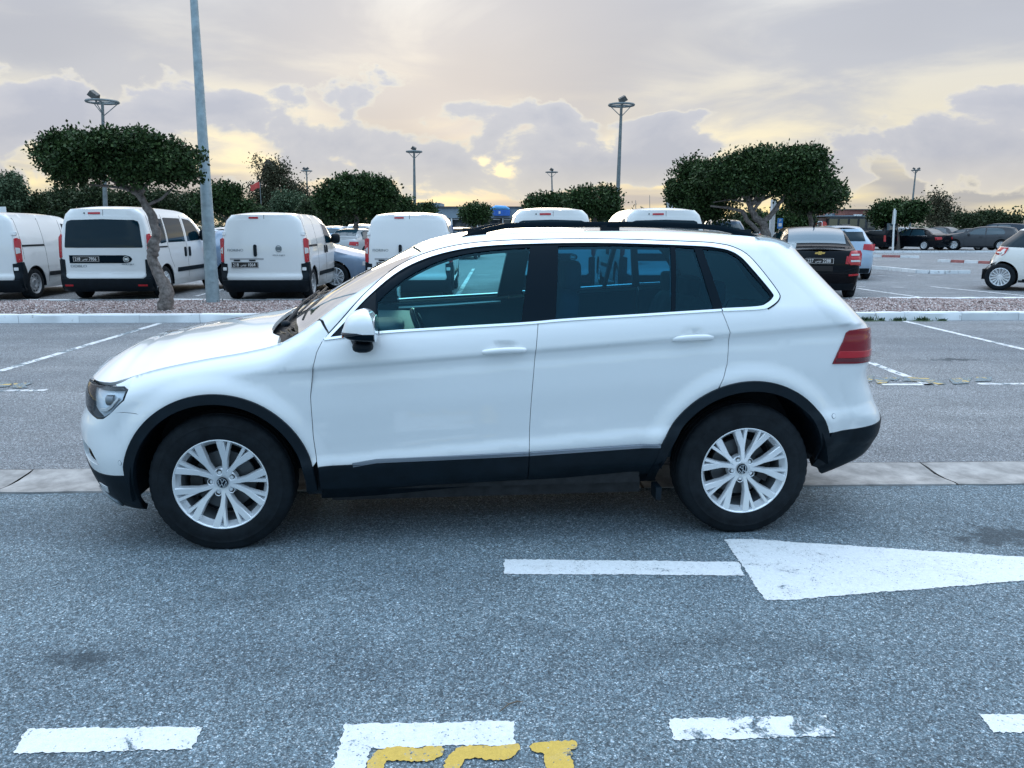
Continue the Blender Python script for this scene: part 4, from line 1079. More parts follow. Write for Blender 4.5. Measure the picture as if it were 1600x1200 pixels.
# dry leaves caught at the windscreen base
mb = MB()
for i in range(12):
    c = Vector((.27+random.random()*.07, -.62+random.random()*.30, 1.045+random.random()*.02))
    a = random.random()*6.28; l_ = .02+.025*random.random(); w_ = .008
    d_ = Vector((math.cos(a), math.sin(a), random.uniform(-.5, .8)))*l_; e_ = Vector((-math.sin(a), math.cos(a), random.uniform(-.6, .6)))*w_
    mb.add([c-d_, c+e_, c+d_, c-e_], [(0, 1, 2, 3)])
lv = mb.build('dry_leaves', simple('dry_leaf', (.16, .12, .08), .8, vary=.4, vscale=40), None); lv.parent = hero; lv['kind'] = 'stuff'

# interior
def rbox(name, c, h, mat, e=5, rot=None, fn=None, par=None):
    mb = MB(); mb.sq((0, 0, 0), h, e, 24, 12, fn)
    o = mb.build(name, mat, par or hero, 60); o.location = c
    if rot: o.rotation_euler = rot
    return o
MB().box((1.75, 0, .42), (1.1, .72, .04)).build('cabin_floor', INTER, hero)
for y in (-.37, .37):
    st = empty('front_seat', parent=hero, loc=(1.42, y, 0))
    rbox('seat_cushion', (.0, 0, .62), (.27, .25, .10), INTER, par=st)
    rbox('seat_back', (.30, 0, .94), (.075, .25, .34), INTER, rot=(0, R(14), 0), par=st)
    rbox('headrest', (.40, 0, 1.33), (.05, .13, .09), INTER, par=st)
rbox('rear_bench', (2.25, 0, .62), (.25, .62, .11), INTER); rbox('rear_bench_back', (2.56, 0, .93), (.08, .62, .27), INTER, rot=(0, R(16), 0))
for y in (-.42, 0, .42): rbox('rear_headrest', (2.62, y, 1.24), (.045, .12, .07), INTER)
rbox('dashboard', (.72, 0, .93), (.26, .70, .13), INTERM, e=6)
rbox('instrument_hood', (.80, -.37, 1.06), (.10, .19, .045), INTERM, e=3)
rbox('centre_console', (1.25, 0, .60), (.5, .11, .14), INTERM)
mb = MB(); n = 36
rw = .185
for k in range(n): pass
mb.tube([(0, rw*math.cos(2*math.pi*k/n), rw*math.sin(2*math.pi*k/n)) for k in range(n+1)], .015, 8, caps=False)
mb.sq((-.01, 0, -.01), (.02, .06, .05), 3, 12, 6); mb.box((-.01, .11, -.01), (.008, .06, .015)); mb.box((-.01, -.11, -.01), (.008, .06, .015)); mb.box((-.01, 0, -.11), (.008, .015, .06))
sw = mb.build('steering_wheel', GLOSSBLACK, hero, 50); sw.location = (1.02, -.37, .98); sw.rotation_euler = (0, R(-24), 0)
mb = MB(); mb.box((0, 0, 0), (.004, .11, .032)); o = mb.build('rear_view_mirror', PLASTIC, hero); o.location = (1.0, 0, 1.38)
mb = MB(); mb.box((0, 0, 0), (.07, .11, .002)); o = mb.build('paper_on_dashboard', simple('printed_paper', (.22, .26, .22), .7, vary=.8, vscale=40), hero); o.location = (.66, -.50, 1.075); o.rotation_euler = (0, R(10), .2)

# wheels
def tyre_mesh(R0=.3565, hw=.1075, rim=.226, seg=144):
    k_ = R0/.3565
    rs = lambda r_: rim + (r_-.226)*(R0-rim)/(.3565-.226)
    half = [(rs(.226), .090), (rs(.232), .099), (rs(.240), .1035), (rs(.262), .1085), (rs(.285), .1085), (rs(.300), .1055), (rs(.3025), .1065), (rs(.306), .1045), (rs(.325), .0985), (rs(.334), .0955), (rs(.345), .088), (rs(.352), .079)]
    tread = [(rs(.3545), .066), (rs(.3465), .064), (rs(.3465), .058), (rs(.3555), .056), (rs(.3565), .022), (rs(.348), .020), (rs(.348), .012), (rs(.3565), .010)]
    prof = [(r_, -y*hw/.1085) for r_, y in half + tread] + [(r_, y*hw/.1085) for r_, y in (half + tread)[::-1]]
    def fn(k, j, r_, h):
        jj = j if j < 20 else 39-j
        if 9 <= jj <= 15 and k % 3 == 0: r_ -= .0030
        elif 16 <= jj and k % 6 == 0: r_ -= .002
        return r_, h
    mb = MB(); mb.lathe(prof, seg, 'y', fn=fn)
    v = []
    for x, y, z in mb.v:
        lim = -(R0-.0115)
        if z < lim: y *= 1.0 + .5*(lim-z); z = lim
        elif z < lim+.03 : y *= 1.0 + .04*(1-(z-lim)/.03)
        v.append((x, y, z))
    mb.v = v; return mb.mesh('tyre', 35)
def prong(mb, path, depth=.030, front=0):
    """spoke bar in the wheel plane: path of (radius, angle deg, half width, y of the face)"""
    vs = []; n = len(path)
    P = [Vector((r_*math.cos(R(a)), 0, r_*math.sin(R(a)))) for r_, a, w, y in path]
    for i, (r_, a, w, y) in enumerate(path):
        t = (P[min(n-1, i+1)]-P[max(0, i-1)]).normalized(); s_ = Vector((t.z, 0, -t.x))
        for (o, dy) in ((-w*1.25, depth), (-w, .004), (-w*.82, 0), (w*.82, 0), (w, .004), (w*1.25, depth)):
            q = P[i] + s_*o; vs.append((q.x, y+dy, q.z))
    fs = [(i*6+k, (i+1)*6+k, (i+1)*6+k+1, i*6+k+1) for i in range(n-1) for k in range(5)]
    mb.add(vs, fs + [(0, 1, 2, 3, 4, 5), tuple((n-1)*6 + k for k in (5, 4, 3, 2, 1, 0))])
tyre_me = tyre_mesh()
mb = MB()
mb.lathe([(.227, -.094), (.2325, -.099), (.2325, -.1015), (.229, -.1025), (.2245, -.099), (.2215, -.090), (.212, -.070), (.204, -.058)], 96, 'y')
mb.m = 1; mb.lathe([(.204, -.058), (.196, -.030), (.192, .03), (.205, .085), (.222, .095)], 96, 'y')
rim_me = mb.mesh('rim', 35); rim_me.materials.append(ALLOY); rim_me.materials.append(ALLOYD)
mb = MB(); mb.lathe([(.001, -.062), (.030, -.064), (.044, -.068), (.060, -.066), (.072, -.056), (.078, -.03)], 48, 'y'); hub_me = mb.mesh('hub', 30); hub_me.materials.append(ALLOY)
mb = MB(); mb.lathe([(.001, -.0755), (.026, -.0755), (.0275, -.073), (.0275, -.06)], 40, 'y'); capb_me = mb.mesh('centre_cap', 30); capb_me.materials.append(GLOSSBLACK)
# emblem: ring with a V over a W
mb = MB()
mb.lathe([(.0250, -.0755), (.0250, -.0775), (.0222, -.0775), (.0222, -.0755)], 40, 'y', close=True)
def bar(mb, a, b, w=.0021):
    a = Vector((a[0], 0, a[1])); b = Vector((b[0], 0, b[1])); t = (b-a).normalized(); s_ = Vector((t.z, 0, -t.x))*w
    vs = [a-s_, a+s_, b+s_, b-s_]; y0, y1 = -.0775, -.0753
    mb.add([(v.x, y0, v.z) for v in vs] + [(v.x, y1, v.z) for v in vs], [(0, 1, 2, 3), (0, 4, 5, 1), (1, 5, 6, 2), (2, 6, 7, 3), (3, 7, 4, 0)])
sc_ = .0235
for a, b in (((-.42, .90), (0, .10)), ((0, .10), (.42, .90)), ((-.86, .52), (-.38, -.86)), ((-.38, -.86), (0, -.02)), ((0, -.02), (.38, -.86)), ((.38, -.86), (.86, .52))):
    bar(mb, (a[0]*sc_, a[1]*sc_), (b[0]*sc_, b[1]*sc_))
emb_me = mb.mesh('emblem'); emb_me.materials.append(CHROME)
spokes = []
for s_ in (1, -1):
    mb = MB()
    prong(mb, [(.040, s_*9, .010, -.069), (.075, s_*11.2, .0110, -.074), (.120, s_*14.0, .0132, -.082), (.160, s_*17.8, .0162, -.089), (.200, s_*20.6, .0176, -.096), (.2255, s_*21.8, .0178, -.1005)])
    prong(mb, [(.095, s_*11.0, .007, -.075), (.135, s_*10.9, .0074, -.082), (.175, s_*10.5, .0080, -.090), (.205, s_*10.1, .0084, -.096), (.2255, s_*9.8, .0084, -.1000)], depth=.022)
    me = mb.mesh('spoke', 25); me.materials.append(ALLOY); spokes.append(me)
mb = MB(); mb.lathe([(.001, -.055), (.0125, -.055), (.0125, -.066), (.010, -.0685), (.008, -.060), (.001, -.060)], 14, 'y'); lug_me = mb.mesh('wheel_bolt', 30); lug_me.materials.append(DARKMET)
mb = MB(); mb.lathe([(.0145, -.058), (.0150, -.0685), (.0170, -.070), (.0185, -.066)], 20, 'y'); cup_me = mb.mesh('bolt_cup', 30); cup_me.materials.append(ALLOY)
mb = MB(); mb.lathe([(.045, -.010), (.152, -.010), (.155, -.006), (.155, .014), (.045, .014)], 48, 'y')
for k in range(24): mb.lathe([(.001, -.0115), (.0035, -.0115)], 5, 'y', c=(.12*math.cos(k*.2618), 0, .12*math.sin(k*.2618)))
disc_me = mb.mesh('brake_disc', 30); disc_me.materials.append(DISC)
mb = MB(); pts = arc(0, 0, .165, 130, 190, 8) + arc(0, 0, .105, 190, 130, 8)
mb.prism([(p[0], p[1]) for p in pts], -.03, .035, Matrix.Rotation(R(90), 4, 'X')); cal_me = mb.mesh('brake_caliper'); cal_me.materials.append(DARKMET)
mb = MB(); mb.lathe([(.001, .04), (.19, .04)], 32, 'y'); mb.lathe([(.001, .02), (.07, .02), (.08, .05)], 24, 'y'); back_me = mb.mesh('backing_plate'); back_me.materials.append(PLASTIC)
tyre_me.materials.append(RUBBER)
def hero_wheel(x, sd, phase):
    w = empty('wheel', parent=hero, loc=(x, -sd*.790, .345)); w.rotation_euler = (0, 0, 0 if sd > 0 else math.pi)
    link('tyre', tyre_me, None, w)
    def sub(nm, me, a=0, loc=(0, 0, 0)):
        o = link(nm, me, None, w); o.rotation_euler = (0, -R(a), 0); o.location = loc; return o
    sub('rim', rim_me); sub('hub', hub_me); sub('brake_disc', disc_me); sub('brake_caliper', cal_me, 20 if x < 1 else 200); sub('backing_plate', back_me)
    sub('centre_cap', capb_me); sub('emblem', emb_me, phase*.0 + (-8 if x < 1 else 24))
    for k in range(5):
        for s_ in (0, 1): sub('spoke', spokes[s_], phase + 72*k)
        a = R(phase + 36 + 72*k); sub('wheel_bolt', lug_me, 0, (.056*math.cos(a), 0, .056*math.sin(a))); sub('bolt_cup', cup_me, 0, (.056*math.cos(a), 0, .056*math.sin(a)))
for x, sd, ph in ((0, 1, 66), (2.68, 1, 81), (0, -1, 20), (2.68, -1, 50)): hero_wheel(x, sd, ph)

for nm, x_, z_, rz_ in (('front_badge', -.812, .765, -math.pi/2), ('rear_badge', 3.495, .98, math.pi/2)):
    o = link(nm, emb_me, None, hero); o.scale = (1.9,)*3; o.rotation_euler = (0, 0, rz_); o.location = (x_ + (.0765*1.9 if x_ < 0 else -.0765*1.9), 0, z_)
# ---------------------------------------------------------------- other vehicles
def wheel_meshes(kind, r, hw=.095, rr=None):
    """low wheel: (tyre, rim, spokes/cover) meshes, outward is -y"""
    rr = rr or r*.66
    mb = MB(); pr = [(rr, -hw*.85), (rr+.01, -hw), ((r+rr)/2, -hw*1.05), (r-.02, -hw*.95), (r, -hw*.75), (r, hw*.75), (r-.02, hw*.95), (rr, hw*.9)]
    mb.lathe(pr, 56, 'y'); mb.v = [(x, y, max(z, -r+.008)) for x, y, z in mb.v]; ty = mb.mesh('tyre', 35); ty.materials.append(RUBBER)
    mb = MB(); mb.lathe([(rr+.004, -hw*.93), (rr-.006, -hw*.98), (rr-.016, -hw*.85), (rr-.030, -hw*.35), (rr-.035, hw*.5)], 40, 'y'); mb.lathe([(rr-.034, hw*.3), (.001, hw*.3)], 24, 'y')
    rim = mb.mesh('rim', 35); rim.materials.append(ALLOY if kind != 'steel' else STEELW)
    mb = MB()
    if kind == 'steel':
        pf = [(.001, -hw*.45), (rr*.28, -hw*.48), (rr*.34, -hw*.80), (rr*.48, -hw*.62), (rr*.62, -hw*.70), (rr*.80, -hw*.55), (rr*.93, -hw*.40)]
        mb.lathe(pf, 40, 'y')
        for k in range(10):
            a = k*.6283; c = (rr*.72*math.cos(a), -hw*.665, rr*.72*math.sin(a)); mb.m = 1; mb.lathe([(.001, 0), (rr*.085, 0), (rr*.085, .02)], 8, 'y', c=c); mb.m = 0
    elif kind == 'multi':
        n_ = 15
        for k in range(n_):
            a = 360*k/n_; prong(mb, [(rr*.22, a, rr*.045, -hw*.72), (rr*.6, a, rr*.055, -hw*.78), (rr*.97, a, rr*.075, -hw*.9)], depth=.02)
        mb.lathe([(.001, -hw*.75), (rr*.22, -hw*.75), (rr*.30, -hw*.6), (rr*.30, 0)], 24, 'y')
    else:
        n_ = {'five': 5, 'six': 6, 'ten': 10}[kind]
        for k in range(n_):
            a = 360*k/n_
            if kind == 'ten': prong(mb, [(rr*.15, a, rr*.07, -hw*.6), (rr*.6, a+4, rr*.08, -hw*.75), (rr*.97, a+7, rr*.10, -hw*.9)], depth=.025)
            else:
                for s_ in (-1, 1): prong(mb, [(rr*.15, a+s_*8, rr*.08, -hw*.6), (rr*.6, a+s_*10, rr*.075, -hw*.75), (rr*.97, a+s_*15, rr*.10, -hw*.9)], depth=.025)
        mb.lathe([(.001, -hw*.7), (rr*.2, -hw*.7), (rr*.26, -hw*.5)], 24, 'y')
    cv = mb.mesh('wheel_cover' if kind == 'steel' else 'spokes', 30); cv.materials.append(STEELW if kind == 'steel' else ALLOY); cv.materials.append(RUBBER)
    return ty, rim, cv
WM = {}
class Car:
    def __init__(s, name, label, cat, loc, rz, paint, T, xf, xr, Wt, zb, wheels, r, track, group=None, lf=.3, lr=.2, nf=2.4, nr=3.0, K=.9, crown=None, bow=None,
                 taper=((-1, -.03), (0, 0), (2.6, 0), (3.3, -.03)), gt=None, wk='five', rnd=.08, ra=.05, arch=None, scale=1.0, detail=.10):
        s.root = empty(name, label, cat, group, loc, rz); s.root.scale = (scale,)*3
        s.paint = paint; s.zb = zb; s.wheels = wheels; s.r = r
        wf = pchip(*zip(*Wt)); tf = pchip(*zip(*taper)); gf = pchip(*zip(*gt)) if gt else (lambda x: 0*x)
        def Wfn(x, z): return wf(z) + tf(x) + gf(x)*smooth(.95, 1.3, z)
        x0, x1 = T[0][0], T[-1][0]
        s.sh = Shell(T, xf, xr, Wfn, lf, lr, nf, nr, K, crown or ((x0, 0), (x0+.3, .05), (x1-.3, .04), (x1, 0)), bow or ((x0, 0), (x1, 0)), 2.4, ((x0, rnd, ra), (x1, rnd, ra)))
        sh = s.sh; s.Tz0 = float(sh.T(x0)); s.Tz1 = float(sh.T(x1))
        s.uf = lambda z: float(sh.xf(z))+lf-K; s.ur = lambda z: float(sh.xr(z))-lr+K
        s.grid = detail
        arch = arch or r*1.17
        a0 = float(sh.xf(s.Tz0))+lf; a1 = float(sh.xr(s.Tz1))-lr
        poly = [(s.uf(s.Tz0), s.Tz0)] + [(float(x), float(sh.T(x))) for x in np.linspace(a0, a1, 40)] + [(s.ur(s.Tz1), s.Tz1)]
        poly += [(s.ur(z), z) for z in np.linspace(s.Tz1, zb, 8)[1:]]
        for wx in wheels[::-1]:
            a_ = math.degrees(math.asin(max(-1, min(1, (zb-r)/arch))))
            poly += arc(wx, r, arch, a_, 180-a_, 20)
        poly += [(s.uf(z), z) for z in np.linspace(zb, s.Tz0, 6)[:-1]]
        for sd in (1, -1):
            panel(sh.P, poly, 'side_body', paint, s.root, grid=detail, side=sd, flip=True, thick=.02)
        xs = np.linspace(x0 if x0 > float(sh.xf(s.Tz0)) else float(sh.xf(s.Tz0))+.001, float(sh.xr(s.Tz1))-.001, 60)
        pe = [(float(x), float(sh.plan(x))) for x in xs]; pe = [q for q in pe if q[1] > .005]
        panel(s.top, sym(pe), 'top_body', paint, s.root, grid=detail, thick=.0)
        # wheel houses and underside
        mb = MB(); xa, xb = wheels[0]-.5, wheels[-1]+.4
        mb.box(((wheels[0]+wheels[-1])/2, 0, zb+.10), ((wheels[-1]-wheels[0])/2-arch, track+.06, .10)); mb.box(((xa+xb)/2, 0, zb+.16), ((xb-xa)/2, track-.16, .12))
        mb.tube([(wheels[-1], -track, r), (wheels[-1], track, r)], .04, 8); mb.build('underbody', DARKMET, s.root)
        key = (wk, r)
        if key not in WM: WM[key] = wheel_meshes(wk, r)
        for wx in wheels:
            for sd in (1, -1):
                w = empty('wheel', parent=s.root, loc=(wx, -sd*track, r), rz=0 if sd > 0 else math.pi)
                for nm, me in zip(('tyre', 'rim', 'wheel_cover' if wk == 'steel' else 'spokes'), WM[key]): link(nm, me, None, w)
                mb = MB(); pts = arc(wx, r, arch*.99, -10, 190, 18); vs = []
                wv = float(sh.half(wx, r+arch*.9))-.015
                for (x, z) in pts: vs += [(x, -sd*wv, z), (x, -sd*(track-.14), z)]
                mb.add(vs, [(2*i, 2*i+1, 2*i+3, 2*i+2) for i in range(18)]); mb.build('wheel_house', PLASTIC, s.root, 40)
    def top(s, a, b): return np.stack([a, b, s.sh.top(a, b)], -1)
    def rear(s, y, z):
        sh = s.sh; y, z = np.broadcast_arrays(np.asarray(y, float), np.asarray(z, float))
        xr = sh.xr(z); w = sh.half(xr-sh.lr, z); e = np.clip(np.abs(y)/w, 0, .9995)
        # the loop at the corner: solve the superellipse for this lateral offset
        return np.stack([xr - sh.lr + sh.lr*(1-e**sh.nr)**(1/sh.nr), y, z], -1)
    def front(s, y, z):
        p = s.sh; y, z = np.broadcast_arrays(np.asarray(y, float), np.asarray(z, float))
        xf = p.xf(z); w = p.half(xf+p.lf, z); e = np.clip(np.abs(y)/w, 0, .9995)
        return np.stack([xf + p.lf - p.lf*(1-e**p.nf)**(1/p.nf), y, z], -1)
    def S(s, poly, name, mat, off=.004, thick=.010, sides=(1, -1), grid=None, parent=None):
        return [panel(s.sh.P, poly, name, mat, parent or s.root, off=off, thick=thick, grid=grid or .06, side=sd, flip=True) for sd in sides]
    def Rr(s, poly, name, mat, off=.004, thick=.012, grid=.06, parent=None, holes=(), both=False):
        o = [panel(s.rear, poly, name, mat, parent or s.root, off=off, thick=thick, grid=grid, side=-1, holes=holes)]
        if both: o.append(panel(s.rear, [(-a, b) for a, b in poly], name, mat, parent or s.root, off=off, thick=thick, grid=grid, side=-1, holes=holes))
        return o
    def F(s, poly, name, mat, off=.004, thick=.012, grid=.06, both=False):
        for k in ((1, -1) if both else (1,)):
            panel(s.front, [(k*a, b) for a, b in poly], name, mat, s.root, off=off, thick=thick, grid=grid, side=-1, flip=True)
    def Tt(s, poly, name, mat, off=.004, thick=.012, grid=.08): return panel(s.top, poly, name, mat, s.root, off=off, thick=thick, grid=grid)
    def seam(s, pts, fn='rear', w=.004, name='panel_gap'):
        """thin dark joint drawn as a real groove strip"""
        p = strip(pts, -w, w)
        if fn == 'rear': s.Rr(p, name, PLASTIC, off=.0012, thick=.002, grid=.05)
        else: s.S(p, name, PLASTIC, off=.0012, thick=.002, grid=.05)
    def rtext(s, txt, y, z, size, mat, name='lettering', sx=1.0, off=.012, bold=0):
        x = float(s.rear(y, z)[0])
        return text_obj(txt, name, mat, s.root, size, (x+off, y, z), (R(90), 0, R(90)), extr=.0015, sx=sx, bold=bold)
    def plate(s, left, right, y, z, w=.26, h=.055):
        x = float(s.rear(y, z)[0])+.014
        pb = MB(); pb.box((x, y, z), (.006, w, h)); p = pb.build('plate', PLATEB, s.root)
        mb = MB()
        for c, hh in (((x+.0065, y, z+h-.006), (.001, w-.006, .0015)), ((x+.0065, y, z-h+.006), (.001, w-.006, .0015)), ((x+.0065, y-w+.006, z), (.001, .0025, h-.006)), ((x+.0065, y+w-.006, z), (.001, .0025, h-.006))): mb.box(c, hh)
        mb.build('plate_border', PLATEW, p)
        for t_, yy, sz in ((left, y-w*.66, h*1.72), (right, y+w*.50, h*1.72), ('\ufeb2\ufee7\ufeee\ufe97', y-w*.10, h*1.1)):
            text_obj(t_, 'plate_digits', PLATEW, p, sz, (x+.0075, yy, z-.002), (R(90), 0, R(90)), extr=.001, sx=.80)
    def disc(s, y, z, r_, mat, name='emblem', off=.012):
        x = float(s.rear(y, z)[0]); mb = MB(); mb.lathe([(.001, off), (r_*.8, off), (r_, off*.4), (r_, 0)], 24, 'x', c=(x, y, z)); return mb.build(name, mat, s.root, 40)
    def mirror(s, x, z, y, mat=None, h=(.07, .10, .085)):
        for sd in (1, -1):
            mb = MB(); mb.sq((x, -sd*(y+.11), z), h, 3.2, 16, 8); mb.tube([(x, -sd*(y+.06), z-.04), (x-.02, -sd*(y-.06), z-.06)], .025, 6); mb.build('door_mirror', mat or PLASTIC, s.root, 50)
    def handle(s, u, z, l=.09, mat=None, h=.016):
        s.S([(u-l, z-h), (u+l, z-h), (u+l, z+h), (u-l, z+h)], 'door_handle', mat or s.paint, off=.03, thick=.03)

def circ(y, z, r_, n=20): return [(y+r_*math.cos(2*math.pi*k/n), z+r_*math.sin(2*math.pi*k/n)) for k in range(n)]
def rrect(y0, z0, y1, z1, c):
    P = []
    for (cy, cz_, a0) in ((y1-c, z1-c, 0), (y0+c, z1-c, 90), (y0+c, z0+c, 180), (y1-c, z0+c, 270)): P += [(cy+c*math.cos(R(a0+t)), cz_+c*math.sin(R(a0+t))) for t in (0, 30, 60, 90)]
    return P
def away(a_deg=0): return -math.pi/2 + LOT + R(a_deg)

def small_van(label, X, Y, paint=VANWHITE, plate=None, group='small panel vans parked in the row', sc=1.03, words=True, rz=0, ladder=False):
    c = Car('panel_van', label, 'van', (0, 0, 0), away(rz), paint,
            T=[(-.84, .80), (-.55, .83), (-.2, .96), (.12, 1.05), (.30, 1.16), (.62, 1.44), (.80, 1.56), (1.05, 1.635), (1.6, 1.665), (2.3, 1.67), (3.04, 1.65)],
            xf=[(.2, -.76), (.5, -.84), (.8, -.82), (1, -.7)], xr=[(.15, 2.98), (.30, 3.07), (.45, 3.09), (.55, 3.06), (1.0, 3.055), (1.4, 3.02), (1.66, 2.985)],
            Wt=[(.15, .78), (.35, .835), (.6, .858), (.85, .858), (1.05, .845), (1.3, .80), (1.5, .745), (1.66, .70)], zb=.20, wheels=(0, 2.513), r=.308, track=.735,
            group=group, lr=.13, nr=3.4, lf=.32, K=.78, wk='steel', rnd=.13, ra=.075, scale=sc, crown=((-.84, 0), (-.5, .07), (1, .045), (2.7, .045), (2.985, 0)))
    p = (X, Y); xr = 3.07*sc; d = Vector((math.cos(c.root.rotation_euler.z), math.sin(c.root.rotation_euler.z), 0)); c.root.location = Vector((X, Y, .10)) - d*xr
    # rear doors
    c.Rr([(-.72, 1.50), (-.62, 1.555), (0, 1.575), (.64, 1.555), (.72, 1.50), (.755, 1.1), (.775, .72), (.74, .45), (.70, .41), (-.70, .41), (-.74, .45), (-.775, .72), (-.755, 1.1)], 'rear_doors', paint, off=.006, thick=.015)
    c.seam([(.03, .41), (.03, 1.655)], w=.004)
    c.seam([(-.64, 1.49), (0, 1.512), (.60, 1.49)], w=.0025)
    # lamps
    for k in (1, -1):
        lp = [(k*.765, 1.20), (k*.80, 1.215), (k*.857, 1.19), (k*.857, .76), (k*.80, .745), (k*.785, .76)]
        l_ = c.Rr(lp, 'tail_lamp', REDL, off=.014, thick=.03)[0]
        c.Rr([(k*.785, 1.03), (k*.835, 1.05), (k*.840, .93), (k*.79, .91)], 'reversing_lamp', WLENS, off=.018, thick=.01, parent=l_)
        # dark corner below
        c.Rr([(k*.79, .745), (k*.857, .75), (k*.8575, .2), (k*.62, .2), (k*.62, .38), (k*.73, .415)], 'bumper_corner', PLASTIC, off=.018, thick=.04)
        c.S([(2.86, .20), (2.80, .42), (2.84, .60), (2.90, .75), (3.06, .75), (3.3, .72), (3.3, .22)], 'bumper_side', PLASTIC, off=.016, thick=.03, sides=(-k,))
    c.Rr([(-.80, .19), (-.80, .405), (.80, .405), (.80, .19)], 'rear_bumper', PLASTIC, off=.045, thick=.06)
    c.Rr([(-.10-.16, 1.585), (.0-.08, 1.585), (-.08, 1.615), (-.26, 1.612)], 'brake_light', REDL, off=.012, thick=.02)
    c.Rr(circ(-.155, .97, .075)[0:0] or rrect(-.185, .86, -.125, 1.09, .03), 'door_handle', PLASTIC, off=.03, thick=.03)
    c.Rr(rrect(-.66, .795, .0, .83, .01), 'plate_recess', simple('shade_grey', (.35, .36, .37), .6) if 'shade_grey' not in MATS else MATS['shade_grey'], off=.008, thick=.01)
    for y in (-.52, -.22): c.Rr(rrect(y-.06, .775, y+.06, .80, .01), 'plate_lamp', PLASTIC, off=.02, thick=.02)
    for k in (1, -1):
        for z_ in (.62, 1.30): c.Rr(rrect(k*.765-.035, z_-.03, k*.765+.035, z_+.03, .01), 'door_hinge', paint, off=.022, thick=.02)
    if plate: c.plate(*plate, -.37, .70)
    if words:
        c.rtext('FIORINO', -.54, .98, .068, GREYT, sx=1.15)
        t = c.rtext('FIAT', .30, 1.012, .042, GREYT, sx=1.2, off=.02)
        x = float(c.rear(.30, 1.01)[0]); mb = MB(); mb.lathe([(.062, .012), (.062, .020), (.050, .020), (.050, .012)], 28, 'x', c=(x, .30, 1.012), close=True); mb.box((x+.014, .30, 1.012), (.003, .042, .030)); mb.build('round_badge', GREYT, c.root)
        c.rtext('MULTIJET', .30, .885, .032, GREYT, sx=1.8)
    # side
    for u0 in (1.02,): pass
    c.S([(.52, 1.08), (.60, 1.17), (.82, 1.40), (1.0, 1.47), (1.22, 1.49), (1.24, 1.08)], 'door_window', GLASSG)
    c.S(strip([(1.30, 1.56), (1.33, 1.1), (1.30, .75), (1.28, .32)], -.004, .004), 'door_gap', PLASTIC, off=.0015, thick=.003)
    c.S(strip([(2.06, 1.60), (2.09, 1.1), (2.06, .72), (2.02, .32)], -.003, .003), 'door_gap', PLASTIC, off=.0015, thick=.003)
    c.S(strip([(2.86, 1.60), (2.87, 1.2), (2.86, .8)], -.003, .003), 'corner_gap', PLASTIC, off=.0015, thick=.003)
    c.S([(2.10, 1.045), (2.86, 1.045), (2.86, 1.08), (2.10, 1.08)], 'sliding_door_rail', PLASTIC, off=.006)
    c.S([(.52, .44), (2.02, .44), (2.02, .52), (.52, .52)], 'rub_strip', PLASTIC, off=.014)
    for u in (1.22, 1.42): c.S(rrect(u-.04, .88, u+.04, 1.04, .03), 'door_handle', PLASTIC, off=.02, thick=.02)
    c.mirror(.66, 1.17, .84, h=(.08, .10, .11))
    c.Tt(sym([(.32, .60), (.60, .60), (.76, .56)]), 'windscreen', GLASSG)
    c.F([(.42, .62), (.74, .60), (.74, .86), (.50, .80)], 'headlamp', WLENS, both=True)
    return c

